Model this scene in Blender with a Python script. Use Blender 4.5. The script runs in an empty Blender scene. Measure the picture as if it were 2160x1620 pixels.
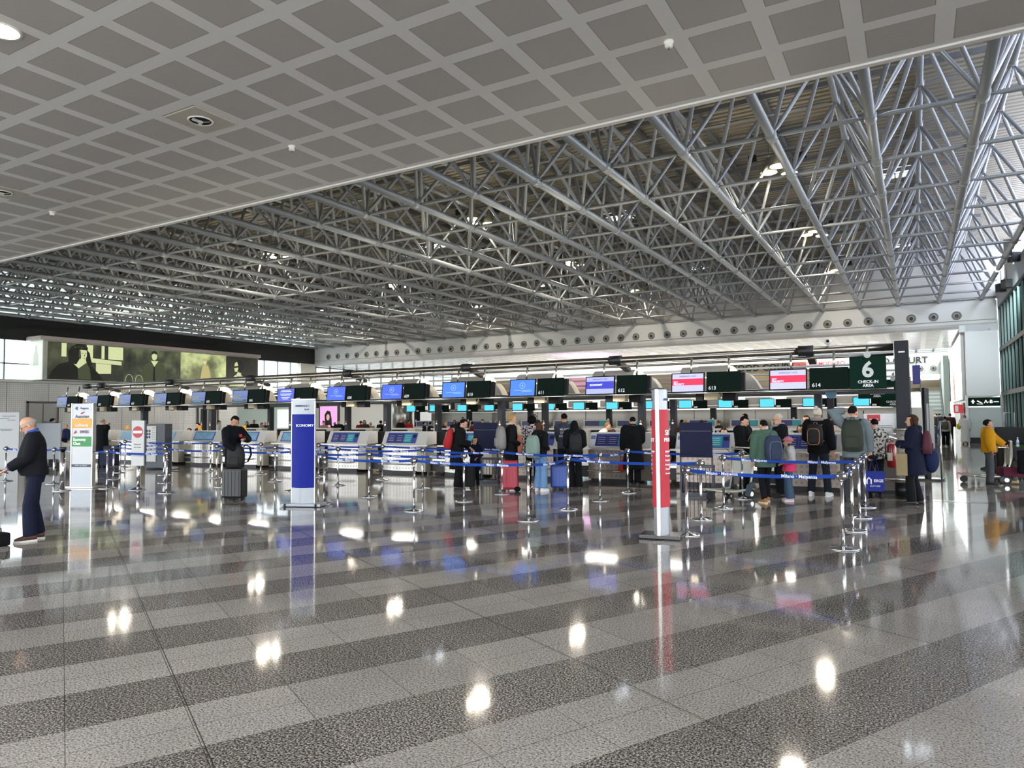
WORLD = 3.9; NEARW = 0; EXPO = 0.68
import bpy, bmesh, math, random
from math import sin, cos, pi, radians as R, sqrt, atan2
from mathutils import Vector, Matrix
random.seed(7)
C = bpy.context.scene.collection
V = Vector
# ------------------------------------------------------------------ camera model
F = 1487.5675
CX, CY = 1080.0, 810.0
EYE = 1.7
def _n(v): return v.normalized()
_a = _n(V((1929 - CX, -(872 - CY), -F)))
_b = _n(V((CX + 1533, (900 - CY), F)))
_z = _n(_b.cross(_a)); _a = _n(_z.cross(_b))
M3 = Matrix((_b, _a, _z))
def ray(x, y): return M3 @ V((x - CX, -(y - CY), -F))
def gz(x, y, z=0.0):
    d = ray(x, y); t = (z - EYE) / d.z
    return V((0, 0, EYE)) + d * t
def py(x, y, Y):
    d = ray(x, y); t = Y / d.y
    return V((0, 0, EYE)) + d * t
def px(x, y, X):
    d = ray(x, y); t = X / d.x
    return V((0, 0, EYE)) + d * t
cam = bpy.data.cameras.new('camera')
co = bpy.data.objects.new('camera', cam); C.objects.link(co)
cam.sensor_width = 36; cam.lens = 36 * F / 2160; cam.clip_end = 400; cam.clip_start = .05
co.matrix_world = Matrix.Translation((0, 0, EYE)) @ M3.to_4x4()
sc = bpy.context.scene
sc.camera = co
sc.view_settings.view_transform = 'Standard'
sc.view_settings.look = 'None'
sc.view_settings.gamma = 1
sc.view_settings.use_curve_mapping = False

# ------------------------------------------------------------------ tags
ORD = ['first','second','third','fourth','fifth','sixth','seventh','eighth','ninth','tenth','eleventh','twelfth','thirteenth','fourteenth','fifteenth','sixteenth','seventeenth','eighteenth','nineteenth','twentieth','twenty-first','twenty-second','twenty-third','twenty-fourth','twenty-fifth','twenty-sixth','twenty-seventh','twenty-eighth','twenty-ninth','thirtieth','thirty-first','thirty-second','thirty-third','thirty-fourth','thirty-fifth','thirty-sixth','thirty-seventh','thirty-eighth','thirty-ninth','fortieth','forty-first','forty-second','forty-third','forty-fourth','forty-fifth']
def tag(o, label=None, cat=None, group=None, kind=None):
    if label: o['label'] = label
    if cat: o['category'] = cat
    if group: o['group'] = group
    if kind: o['kind'] = kind
    return o
def empty(name, loc=(0,0,0), rz=0, label=None, cat=None, group=None):
    o = bpy.data.objects.new(name, None); C.objects.link(o)
    o.location = loc; o.rotation_euler = (0, 0, rz)
    return tag(o, label, cat, group)
def copy_tree(o, parent=None):
    c = o.copy(); C.objects.link(c); c.parent = parent
    for ch in KIDS.get(o.name, []):
        copy_kid(ch, c)
    return c
KIDS = {}
def copy_kid(o, parent):
    c = o.copy(); C.objects.link(c); c.parent = parent
    KIDS.setdefault(parent.name, []).append(c)
    for ch in list(KIDS.get(o.name, [])):
        copy_kid(ch, c)
    return c
# ------------------------------------------------------------------ materials
MAT = {}
def lin(c):
    if isinstance(c, str):
        c = c.lstrip('#'); c = [int(c[i:i+2], 16) / 255 for i in (0, 2, 4)]
    return tuple((v / 12.92 if v <= .04045 else ((v + .055) / 1.055) ** 2.4) for v in c)
def mat(name, col='#808080', rough=.5, metal=0., emit=None, es=0., spec=.5, coat=0., noise=0., nscale=8., bump=0., alpha=None):
    if name in MAT: return MAT[name]
    m = bpy.data.materials.new(name); m.use_nodes = True
    nt = m.node_tree; b = nt.nodes['Principled BSDF']
    c = lin(col)
    b.inputs['Base Color'].default_value = (*c, 1)
    b.inputs['Roughness'].default_value = rough
    b.inputs['Metallic'].default_value = metal
    b.inputs['Specular IOR Level'].default_value = spec
    b.inputs['Coat Weight'].default_value = coat
    if emit is not None:
        b.inputs['Emission Color'].default_value = (*lin(emit), 1)
        b.inputs['Emission Strength'].default_value = es
    if noise or bump:
        tc = nt.nodes.new('ShaderNodeTexCoord')
        nz = nt.nodes.new('ShaderNodeTexNoise'); nz.inputs['Scale'].default_value = nscale; nz.inputs['Detail'].default_value = 4
        nt.links.new(tc.outputs['Object'], nz.inputs['Vector'])
        if noise:
            mr = nt.nodes.new('ShaderNodeMapRange')
            mr.inputs['To Min'].default_value = 1 - noise; mr.inputs['To Max'].default_value = 1 + noise
            nt.links.new(nz.outputs['Fac'], mr.inputs['Value'])
            mx = nt.nodes.new('ShaderNodeVectorMath'); mx.operation = 'SCALE'
            mx.inputs[0].default_value = c
            nt.links.new(mr.outputs['Result'], mx.inputs['Scale'])
            nt.links.new(mx.outputs['Vector'], b.inputs['Base Color'])
        if bump:
            bp = nt.nodes.new('ShaderNodeBump'); bp.inputs['Strength'].default_value = bump; bp.inputs['Distance'].default_value = .02
            nt.links.new(nz.outputs['Fac'], bp.inputs['Height'])
            nt.links.new(bp.outputs['Normal'], b.inputs['Normal'])
    MAT[name] = m
    return m
def cloth(col, n=.18):
    return mat('cloth_' + col.strip('#'), col, .85, noise=n, nscale=14, bump=.25, spec=.2)
def emis(name, col, s):
    return mat(name, '#000000', .4, emit=col, es=s)

# ------------------------------------------------------------------ mesh builder
class MB:
    def __init__(s): s.v = []; s.f = []; s.m = []; s.s = []
    def add(s, vs, fs, mi=0, sm=False):
        o = len(s.v); s.v += [tuple(p) for p in vs]
        for f in fs:
            s.f.append(tuple(o + i for i in f)); s.m.append(mi); s.s.append(sm)
        return s
    def box(s, c, d, mi=0, rot=None, bev=0.):
        x, y, z = d[0]/2, d[1]/2, d[2]/2
        if bev > 0:
            bm = bmesh.new(); bmesh.ops.create_cube(bm, size=1)
            for v in bm.verts: v.co = V((v.co.x*d[0], v.co.y*d[1], v.co.z*d[2]))
            bmesh.ops.bevel(bm, geom=bm.edges[:], offset=bev, segments=2, affect='EDGES', profile=.6)
            vs = [v.co.copy() for v in bm.verts]; bm.verts.index_update()
            fs = [[v.index for v in f.verts] for f in bm.faces]; bm.free()
        else:
            vs = [V((a*x, b*y, c_*z)) for a in (-1, 1) for b in (-1, 1) for c_ in (-1, 1)]
            fs = [(0,1,3,2),(4,6,7,5),(0,4,5,1),(2,3,7,6),(0,2,6,4),(1,5,7,3)]
        if rot is not None: vs = [rot @ v for v in vs]
        cc = V(c)
        return s.add([v + cc for v in vs], fs, mi)
    def b2(s, a, b, mi=0, bev=0.):
        return s.box([(a[i]+b[i])/2 for i in range(3)], [abs(b[i]-a[i]) for i in range(3)], mi, bev=bev)
    def loft(s, rings, mi=0, cap=True, sm=True):
        n = len(rings[0]); vs = [p for r in rings for p in r]; fs = []
        for i in range(len(rings)-1):
            for j in range(n):
                k = (j+1) % n
                fs.append((i*n+j, i*n+k, (i+1)*n+k, (i+1)*n+j))
        o = len(s.v); s.add(vs, fs, mi, sm)
        if cap:
            s.f.append(tuple(o + j for j in reversed(range(n)))); s.m.append(mi); s.s.append(False)
            s.f.append(tuple(o + (len(rings)-1)*n + j for j in range(n))); s.m.append(mi); s.s.append(False)
        return s
    def tube(s, pts, r, n=10, mi=0, cap=True, ref=None, closed=False):
        pts = [V(p) for p in pts]
        if not isinstance(r, (list, tuple)): r = [r]*len(pts)
        rings = []
        prev = None
        for i, p in enumerate(pts):
            if closed: t = pts[(i+1) % len(pts)] - pts[i-1]
            elif i == 0: t = pts[1]-pts[0]
            elif i == len(pts)-1: t = pts[-1]-pts[-2]
            else: t = (pts[i+1]-pts[i]).normalized() + (pts[i]-pts[i-1]).normalized()
            t = t.normalized() if t.length > 1e-9 else V((0,0,1))
            if prev is None:
                u = V(ref) if ref is not None else (V((0,0,1)) if abs(t.z) < .9 else V((1,0,0)))
            else: u = prev
            u = (u - t*u.dot(t)).normalized(); w = t.cross(u); prev = u
            ri = r[i]; ra, rb = ri if isinstance(ri, (tuple, list)) else (ri, ri)
            rings.append([p + u*cos(2*pi*k/n)*ra + w*sin(2*pi*k/n)*rb for k in range(n)])
        if closed: rings.append(rings[0]); cap = False
        return s.loft(rings, mi, cap)
    def cyl(s, p0, p1, r, n=14, mi=0, r2=None, cap=True):
        return s.tube([p0, p1], [r, r if r2 is None else r2], n, mi, cap)
    def lathe(s, c, prof, n=20, mi=0, axis='z', cap=True):
        rings = []
        for (r, h) in prof:
            ring = []
            for k in range(n):
                a = 2*pi*k/n
                if axis == 'z': q = V((r*cos(a), r*sin(a), h))
                elif axis == 'y': q = V((r*cos(a), h, -r*sin(a)))
                else: q = V((h, r*cos(a), r*sin(a)))
                ring.append(q + V(c))
            rings.append(ring)
        return s.loft(rings, mi, cap)
    def ball(s, c, r, n=14, m=9, mi=0, rot=None):
        rx, ry, rz = r if isinstance(r, (tuple, list)) else (r, r, r)
        rings = []
        for i in range(m+1):
            a = -pi/2 + pi*i/m
            a = max(-pi/2+.02, min(pi/2-.02, a))
            ring = []
            for k in range(n):
                q = V((rx*cos(a)*cos(2*pi*k/n), ry*cos(a)*sin(2*pi*k/n), rz*sin(a)))
                if rot is not None: q = rot @ q
                ring.append(q + V(c))
            rings.append(ring)
        return s.loft(rings, mi)
    def prism(s, poly, lo, hi, plane='xz', mi=0):
        def P(u, w, h): return V((u, h, w)) if plane == 'xz' else (V((u, w, h)) if plane == 'xy' else V((h, u, w)))
        n = len(poly)
        vs = [P(u, w, lo) for u, w in poly] + [P(u, w, hi) for u, w in poly]
        fs = [tuple(reversed(range(n))), tuple(range(n, 2*n))] + [(i, (i+1) % n, n+(i+1) % n, n+i) for i in range(n)]
        return s.add(vs, fs, mi)
    def mesh(s, name, mats, recalc=True):
        me = bpy.data.meshes.new(name); me.from_pydata(s.v, [], s.f)
        for m in (mats if isinstance(mats, (list, tuple)) else [mats]): me.materials.append(m)
        me.polygons.foreach_set('material_index', s.m)
        me.polygons.foreach_set('use_smooth', s.s)
        if recalc:
            bm = bmesh.new(); bm.from_mesh(me); bmesh.ops.recalc_face_normals(bm, faces=bm.faces[:]); bm.to_mesh(me); bm.free()
        me.update()
        return me
    def build(s, name, mats, parent=None, loc=None, rz=0, recalc=True):
        return link(s.mesh(name, mats, recalc), name, parent, loc, rz)
def link(me, name, parent=None, loc=None, rz=0):
    o = bpy.data.objects.new(name, me); C.objects.link(o)
    if parent is not None:
        o.parent = parent; KIDS.setdefault(parent.name, []).append(o)
    if loc is not None: o.location = loc
    if rz: o.rotation_euler = (0, 0, rz)
    return o
def thing(name, mats, mb, label, cat, group=None, loc=None, rz=0):
    return tag(mb.build(name, mats, None, loc, rz), label, cat, group)
def struct(name, mats, mb, loc=None):
    return tag(mb.build(name, mats, None, loc), kind='structure')
_tm = {}
def text_mesh(txt, size, m, bold=0., depth=.002, align='CENTER', spacing=1.0):
    key = (txt, size, m.name, bold, depth, align, spacing)
    if key in _tm: return _tm[key]
    cu = bpy.data.curves.new('lettering', 'FONT'); cu.body = txt; cu.size = size
    cu.align_x = align; cu.align_y = 'CENTER'; cu.offset = bold*size; cu.extrude = depth; cu.space_character = spacing
    cu.resolution_u = 3
    o = bpy.data.objects.new('tmp', cu); C.objects.link(o)
    dg = bpy.context.evaluated_depsgraph_get()
    me = bpy.data.meshes.new_from_object(o.evaluated_get(dg))
    me.transform(Matrix.Rotation(pi/2, 4, 'X'))
    bpy.data.objects.remove(o); bpy.data.curves.remove(cu)
    me.materials.clear(); me.materials.append(m)
    me.name = 'lettering'
    _tm[key] = me
    return me
def letter(txt, size, m, loc, parent, rz=0, bold=0., align='CENTER', tilt=0, depth=.002, name='lettering', spacing=1.0):
    o = link(text_mesh(txt, size, m, bold, depth, align, spacing), name, parent, loc)
    o.rotation_euler = (tilt, 0, rz)
    return o
def wrap_letter(txt, size, m, x, z, parent, fn, flip=False, align='CENTER', name='lettering'):
    me = text_mesh(txt, size, m, .02, .0015, align).copy()
    for v in me.vertices:
        X = x + v.co.x
        v.co = V((X, -(fn(X) + .003) + v.co.y, z + v.co.z))
    if flip: me.transform(Matrix.Rotation(pi, 4, 'Z'))
    return link(me, name, parent)
TS = bpy.data.scenes.new('workbench')
def remesh(mb, vox, mats, sm=3):
    me = bpy.data.meshes.new('tmp'); me.from_pydata(mb.v, [], mb.f)
    bm = bmesh.new(); bm.from_mesh(me); bmesh.ops.recalc_face_normals(bm, faces=bm.faces[:]); bm.to_mesh(me); bm.free()
    o = bpy.data.objects.new('tmp', me); TS.collection.objects.link(o)
    md = o.modifiers.new('r', 'REMESH'); md.mode = 'VOXEL'; md.voxel_size = vox; md.use_smooth_shade = True
    if sm:
        s_ = o.modifiers.new('s', 'SMOOTH'); s_.iterations = sm; s_.factor = .5
    vl = TS.view_layers[0]; vl.update(); dg = vl.depsgraph
    out = bpy.data.meshes.new_from_object(o.evaluated_get(dg))
    bpy.data.objects.remove(o); bpy.data.meshes.remove(me)
    out.materials.clear()
    for m in (mats if isinstance(mats, (list, tuple)) else [mats]): out.materials.append(m)
    out.polygons.foreach_set('use_smooth', [True]*len(out.polygons))
    return out
def area(name, loc, size, power, col=(1,1,1), rot=(0,0,0), shape='RECTANGLE', sy=None, spread=None):
    l = bpy.data.lights.new(name, 'AREA'); l.energy = power; l.color = col; l.shape = shape; l.size = size
    if sy: l.size_y = sy
    if spread: l.spread = spread
    o = bpy.data.objects.new(name, l); C.objects.link(o); o.location = loc; o.rotation_euler = rot
    return o
# ------------------------------------------------------------------ node helpers
def nmat(name, rough=.5, metal=0., spec=.5):
    m = bpy.data.materials.new(name); m.use_nodes = True; MAT[name] = m
    b = m.node_tree.nodes['Principled BSDF']
    b.inputs['Roughness'].default_value = rough; b.inputs['Metallic'].default_value = metal; b.inputs['Specular IOR Level'].default_value = spec
    return m, m.node_tree, b
class NG:
    def __init__(s, nt): s.nt = nt
    def val(s, x, sock):
        if isinstance(x, (int, float)): sock.default_value = x
        elif isinstance(x, tuple): sock.default_value = x
        else: s.nt.links.new(x, sock)
    def m(s, op, a, b=0., c=0.):
        n = s.nt.nodes.new('ShaderNodeMath'); n.operation = op
        s.val(a, n.inputs[0]); s.val(b, n.inputs[1]); s.val(c, n.inputs[2])
        return n.outputs[0]
    def mix(s, f, a, b):
        n = s.nt.nodes.new('ShaderNodeMix'); n.data_type = 'RGBA'
        s.val(f, n.inputs[0]); s.val(a, n.inputs[6]); s.val(b, n.inputs[7])
        return n.outputs[2]
    def xyz(s, kind='Object'):
        tc = s.nt.nodes.new('ShaderNodeTexCoord'); sp = s.nt.nodes.new('ShaderNodeSeparateXYZ')
        s.nt.links.new(tc.outputs[kind], sp.inputs[0]); return tc.outputs[kind], sp.outputs
    def noise(s, vec, scale, det=2., rough=.5):
        n = s.nt.nodes.new('ShaderNodeTexNoise'); n.inputs['Scale'].default_value = scale; n.inputs['Detail'].default_value = det; n.inputs['Roughness'].default_value = rough
        s.nt.links.new(vec, n.inputs['Vector']); return n.outputs['Fac']
    def ramp(s, f, stops):
        n = s.nt.nodes.new('ShaderNodeValToRGB'); s.nt.links.new(f, n.inputs[0])
        e = n.color_ramp.elements
        while len(e) < len(stops): e.new(.5)
        for i, (p, c) in enumerate(stops): e[i].position = p; e[i].color = (*c, 1)
        return n.outputs[0]
# ------------------------------------------------------------------ floor
m, nt, b = nmat('granite', .1)
g = NG(nt); co_, xyz = g.xyz()
d1 = ray(130, 887); d1 = V((d1.x, d1.y)).normalized(); t1 = V((d1.y, -d1.x))
p_ = g.m('ADD', g.m('MULTIPLY', xyz[0], d1.x), g.m('MULTIPLY', xyz[1], d1.y))
q_ = g.m('ADD', g.m('MULTIPLY', xyz[0], t1.x), g.m('MULTIPLY', xyz[1], t1.y))
ps = g.m('DIVIDE', g.m('SUBTRACT', p_, 4.645 - 61), 1.22)
dark = g.m('LESS_THAN', g.m('FRACT', ps), .5)
n1 = g.noise(co_, 80, 3, .75); n2 = g.noise(co_, 1.1, 3)
light = g.ramp(n1, [(.38, (.08,.072,.064)), (.46, (.33,.298,.268)), (.54, (.44,.402,.365)), (.64, (.60,.56,.515))])
darkc = g.ramp(n1, [(.41, (.02,.018,.016)), (.48, (.13,.116,.102)), (.54, (.29,.262,.235)), (.63, (.62,.58,.53))])
colr = g.mix(dark, light, darkc)
vari = g.m('MULTIPLY_ADD', n2, .5, .75)
# tile to tile variation
tid = g.m('ADD', g.m('MULTIPLY', g.m('FLOOR', g.m('DIVIDE', g.m('SUBTRACT', p_, 4.645 - 61), .61)), 7.13), g.m('FLOOR', g.m('DIVIDE', g.m('SUBTRACT', q_, .04 - 60), 1.2)))
wn = nt.nodes.new('ShaderNodeTexWhiteNoise'); wn.noise_dimensions = '1D'; nt.links.new(tid, wn.inputs['W'])
vari = g.m('MULTIPLY', vari, g.m('MULTIPLY_ADD', wn.outputs['Value'], .16, .92))
def joint(x, off, per, w):
    f_ = g.m('FRACT', g.m('DIVIDE', g.m('SUBTRACT', x, off - per*120), per))
    a_ = g.m('ABSOLUTE', g.m('SUBTRACT', f_, .5))
    return g.m('GREATER_THAN', a_, .5 - w/per/2)
jn = g.m('MAXIMUM', joint(q_, .045, .6, .004), g.m('MULTIPLY', joint(p_, 4.335, 1.22, .004), g.m('GREATER_THAN', wn.outputs['Value'], .25)))
jn = g.m('MAXIMUM', jn, joint(q_, 3.06, 2.4, .007))
sc_ = nt.nodes.new('ShaderNodeVectorMath'); sc_.operation = 'SCALE'; nt.links.new(colr, sc_.inputs[0]); nt.links.new(vari, sc_.inputs['Scale'])
fin = g.mix(g.m('MULTIPLY', jn, .8), sc_.outputs[0], (.02,.018,.015,1))
nt.links.new(fin, b.inputs['Base Color'])
nt.links.new(g.m('MULTIPLY_ADD', g.noise(co_, .8, 4), .08, .025), b.inputs['Roughness'])
bp = nt.nodes.new('ShaderNodeBump'); bp.inputs['Strength'].default_value = .05; bp.inputs['Distance'].default_value = .01
nt.links.new(g.noise(co_, 2.2, 2), bp.inputs['Height']); nt.links.new(bp.outputs[0], b.inputs['Normal'])
b.inputs['Specular IOR Level'].default_value = .5
mb = MB().b2((-75, -5, -.2), (30, 110, 0)); struct('floor', m, mb)
mb = MB().b2((-90, -60, -.25), (60, -5, -.02)); struct('ground_outside', mat('pavement', '#b9b7b0', .8, noise=.1, nscale=.5), mb)  # unseen pavement, added to bounce daylight up to the near ceiling
# red inlay strips in the floor in front of the desks
inl = mat('red_granite', '#5a3426', .15, noise=.3, nscale=60)
mb = MB(); mb.b2((-32, 15.95, .0), (1.2, 16.2, .003)); struct('trim_1', inl, mb)

# ------------------------------------------------------------------ near ceiling (metal panels)
def panel_mat(name, strip, pan, bx, by, per=.98, w=.11, rough=.45, perf=True):
    m, nt, b = nmat(name, rough); g = NG(nt); co_, xyz = g.xyz()
    def d(x, off):
        f_ = g.m('FRACT', g.m('DIVIDE', g.m('SUBTRACT', x, off - per*100), per))
        return g.m('MULTIPLY', g.m('SUBTRACT', .5, g.m('ABSOLUTE', g.m('SUBTRACT', f_, .5))), per)
    dx, dy = d(xyz[0], bx), d(xyz[1], by)
    s = g.m('MAXIMUM', g.m('LESS_THAN', dx, w), g.m('LESS_THAN', dy, w))
    e = g.m('MULTIPLY', g.m('LESS_THAN', g.m('ABSOLUTE', g.m('SUBTRACT', g.m('MINIMUM', dx, dy), w)), .006), .5)
    nz = g.noise(co_, 1.3, 2); v = g.m('MULTIPLY_ADD', g.noise(co_, 120, 1), .22, .88)
    c = g.mix(s, (*lin(pan), 1), (*lin(strip), 1))
    c = g.mix(e, c, (.06,.06,.06,1))
    sc_ = nt.nodes.new('ShaderNodeVectorMath'); sc_.operation = 'SCALE'; nt.links.new(c, sc_.inputs[0]); nt.links.new(v, sc_.inputs['Scale'])
    nt.links.new(sc_.outputs[0], b.inputs['Base Color'])
    return m
pm = panel_mat('ceiling_panels', '#d6d4d1', '#aaa6a2', -8.35, 5.70)
ZC = 6.5
mb = MB().b2((-60, -5, ZC), (30, 10.62, ZC + .3)); struct('ceiling_near', pm, mb)
edge = mat('white_metal_edge', '#d6d4d0', .4)
mb = MB().b2((-60, 10.62, ZC - .03), (30, 10.72, ZC + .22)); mb.b2((-60, 10.72, ZC + .1), (30, 10.8, ZC + 5.2)); struct('trim_2', edge, mb)  # upper strip is unseen, raised to keep sky light off the roof deck
# ceiling fixtures
white_p = mat('white_plastic', '#dedbd3', .4)
def detector(p, lab):
    mb = MB(); mb.lathe((0,0,0), [(.062,0),(.062,-.025),(.045,-.035),(.045,-.05),(.052,-.055),(.05,-.075),(.02,-.09)], 18)
    e = empty('smoke_detector', p, 0, lab, 'smoke detector', 'smoke detectors on the panel ceiling')
    mb.build('detector_body', white_p, e)
    MB().cyl((0,0,-.09),(0,0,-.115),.008).build('sensor_tip', mat('dark_metal','#2b2b2b',.4), e)
for p, lab in [((-9.4,8.72,ZC),'small white smoke detector beside the open ceiling vent'), ((-2.6,8.7,ZC),'small white smoke detector nearest the right on the panel ceiling'), ((-17.1,8.7,ZC),'tiny white smoke detector far left on the panel ceiling')]:
    detector(p, lab)
def ceiling_vent(p, lab):
    e = empty('ceiling_vent', p, 0, lab, 'ceiling vent')
    MB().box((0,0,-.006), (.76,.76,.012)).build('cover_plate', mat('beige_plate', '#b3ada0', .5), e)
    mb = MB(); mb.lathe((0,0,0), [(.165,-.012),(.195,-.012),(.19,-.025),(.17,-.026),(.163,-.012)], 28, cap=False); mb.build('trim_ring', white_p, e)
    MB().lathe((0,0,0), [(.166,-.0125),(.166,-.014)], 28).build('dark_recess', mat('recess_black', '#0c0c0c', .9), e)
    for k in range(3):
        a = k*2*pi/3 + .5
        bl = MB().box((0,0,0), (.13,.05,.004), rot=Matrix.Rotation(a, 3, 'Z') @ Matrix.Translation((.08,0,0)).to_3x3() @ Matrix.Rotation(.5, 3, 'X'))
        bl.build('vane', mat('vane_grey', '#b9bab8', .4), e, (cos(a)*.085, sin(a)*.085, -.035))
    MB().lathe((0,0,0), [(.035,-.02),(.04,-.045),(.02,-.05)], 16).build('hub', mat('vane_grey', '#b9bab8', .4), e)
ceiling_vent((-9.82, 7.2, ZC), 'round ceiling vent with three vanes on a beige plate')
def downlight(p, lab, r=.14, s=25):
    e = empty('downlight', p, 0, lab, 'ceiling light', 'round downlights in the panel ceilings')
    MB().lathe((0,0,0), [(r,-.004),(r+.03,-.004),(r+.025,-.02),(r,-.014)], 24, cap=False).build('trim_ring', white_p, e)
    MB().lathe((0,0,0), [(r,-.003),(r,-.008)], 24).build('lens', emis('lamp_white', '#fff4e0', s), e)
downlight((-9.62, 4.25, ZC), 'large round glowing downlight cut by the top left frame edge', .2, 14)
ceiling_vent((-16.5, 7.4, ZC), 'round ceiling vent cut off by the left frame edge')

# ------------------------------------------------------------------ space frame
steel = mat('painted_steel', '#9a9fa1', .38, metal=.25, noise=.06, nscale=3)
steel2 = mat('node_steel', '#6e7274', .4, metal=.4)
ZB, ZU = 8.12, 10.5
SX, SY = 2.04, 3.03
def NX(i): return 3.44 - SX*i
def NY(j): return 16.9 + SY*j
frame = empty('space_frame', (-20, 30, ZB), 0, 'grey tubular steel space frame spanning the hall under the ribbed roof', 'roof truss')
FO = V((-20, 30, ZB))
def vis(x, y): return x > -2.45*y - 3 and x > -49
def framepart(mb, name, kind=None):
    o = mb.build(name, [steel, steel2], frame, -FO); return tag(o, kind=kind)
J0, J1 = -2, 10
for i in range(26):
    x = NX(i)
    js = [j for j in range(J0, J1+1) if vis(x, NY(j))]
    if len(js) > 1:
        mb = MB(); y0 = NY(js[0]); y1 = 47.25
        mb.cyl((x, y0, ZB), (x, y1, ZB), .105, 14)
        for j in js[1:]:
            y = NY(j)
            mb.lathe((x, y, ZB), [(.107,-.16),(.13,-.13),(.13,.13),(.107,.16)], 14, 0, 'y')
            mb.lathe((x, y-.22, ZB), [(.107,-.015),(.12,-.015),(.12,.015),(.107,.015)], 14, 0, 'y')
        framepart(mb, 'bottom_chord')
    xu = x - SX/2
    js = [j for j in range(J0, J1) if vis(xu, NY(j))]
    if len(js) > 1:
        mb = MB(); mb.cyl((xu, NY(js[0]) + SY/2, ZU), (xu, 47.2, ZU), .085, 12)
        for j in js: mb.lathe((xu, NY(j)+SY/2, ZU), [(.087,-.15),(.115,-.12),(.115,.12),(.087,.15)], 12, 0, 'y')
        framepart(mb, 'top_chord')
def strut(mb, a, b_, r):
    a, b_ = V(a), V(b_); d = (b_-a).normalized(); L = (b_-a).length
    st = [.10, .20, .34]
    pts = [a+d*st[0], a+d*st[1], a+d*st[2], b_-d*st[2], b_-d*st[1], b_-d*st[0]]
    mb.tube(pts, [r*.45, r*.5, r, r, r*.5, r*.45], 8)
segs = {'bottom_cross_tube': [], 'top_cross_tube': [], 'diagonal_brace': [], 'node_joint': []}
for i in range(26):
    for j in range(J0, J1+1):
        x, y = NX(i), NY(j)
        if not vis(x, y): continue
        if i < 25: segs['bottom_cross_tube'].append(((x, y, ZB), (x-SX, y, ZB), .055))
        segs['node_joint'].append(((x, y, ZB), None, 0))
        if j < J1:
            yu = y + SY/2; xu = x - SX/2
            if i < 25: segs['top_cross_tube'].append(((xu, yu, ZU), (xu-SX, yu, ZU), .05))
        for (dx, dy) in ((-1, 1), (1, 1), (-1, -1), (1, -1)):
            xu, yu = x + dx*SX/2, y + dy*SY/2
            if yu > 46.9 or yu < NY(J0)-.1 + SY/2 or xu > 3.5 or xu < -49: continue
            segs['diagonal_brace'].append(((x, y, ZB), (xu, yu, ZU), .055))
for nm, L in segs.items():
    L.sort(key=lambda s: (V(s[0]) - V((0, 10, 1.7))).length + (6 if s[0][1] < 10.9 else 0))
    rest = MB(); k = 0
    for a, b_, r in L:
        if nm == 'node_joint':
            mb = MB(); a = V(a)
            for (dx, dy) in ((-1,1),(1,1),(-1,-1),(1,-1)):
                d = V((dx*SX/2, dy*SY/2, ZU-ZB)).normalized()
                mb.box(a + d*.17, (.03, .05, .12), 1, rot=d.to_track_quat('Z', 'Y').to_matrix())
            for dx in (-1, 1): mb.box(a + V((dx*.15, 0, 0)), (.12, .02, .06), 1)
        else:
            mb = MB(); strut(mb, a, b_, r)
        if k < 99: framepart(mb, nm)
        else:
            rest.add(mb.v, mb.f); rest.m[-len(mb.m):] = mb.m; rest.s[-len(mb.s):] = mb.s
        k += 1
    if rest.v: framepart(rest, nm, 'stuff')
# ------------------------------------------------------------------ roof deck: ribbed sheets on purlins
ZR = 11.35
deck = mat('roof_deck', '#a19c8c', .55, noise=.08, nscale=1.5)
mb = MB(); prof = []
y = 10.7
while y < 47.4:
    prof += [(y, ZR), (y+.17, ZR), (y+.18, ZR+.09), (y+.28, ZR+.09)]; y += .30
vs = []; fs = []
for (yy, zz) in prof: vs += [(-52, yy, zz), (5, yy, zz)]
for k in range(len(prof)-1): fs.append((2*k, 2*k+1, 2*k+3, 2*k+2))
mb.add(vs, fs); struct('ceiling_roof_deck', deck, mb)
mb = MB(); pur = mat('purlin_grey', '#77797a', .5)
for i in range(26):
    mb.box((NX(i)-SX/2, 29, ZR-.13), (.09, 36.6, .2))
for j in range(J0, J1):
    mb.box((-23, NY(j)+SY/2, ZR-.3), (52, .07, .14))
struct('ceiling_purlins', pur, mb)
for o_ in (1,):
    mb = MB().b2((-53, 10.6, ZR+.15), (30, 62, ZR+.35)); struct('ceiling_roof_slab', mat('slab','#55534e',.8), mb)
sky = emis('daylit_glass', '#eaf6ff', 5.0)
k = 0
for X in (-.4, -12.1, -23.2, -34.5, -45.2):
    for Y in (17.2, 31.8, 46.2):
        if not vis(X, Y) or (Y < 20 and X < -1): continue
        e = empty('skylight', (X, Y, ZR), 0, 'bright square roof skylight, %s from the right in the %s row' % (ORD[int(round(-X/11.3))], {17.2:'nearest',31.8:'middle',46.2:'farthest'}[Y]), 'skylight', 'skylights in the ribbed roof')
        MB().box((0,0,-.03), (1.15,1.15,.02)).build('pane', sky, e)
        mb = MB()
        for a in (-.6, 0, .6): mb.box((a, 0, -.05), (.05, 1.25, .06)); mb.box((0, a, -.05), (1.25, .05, .06))
        mb.build('frame', pur, e); k += 1
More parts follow.
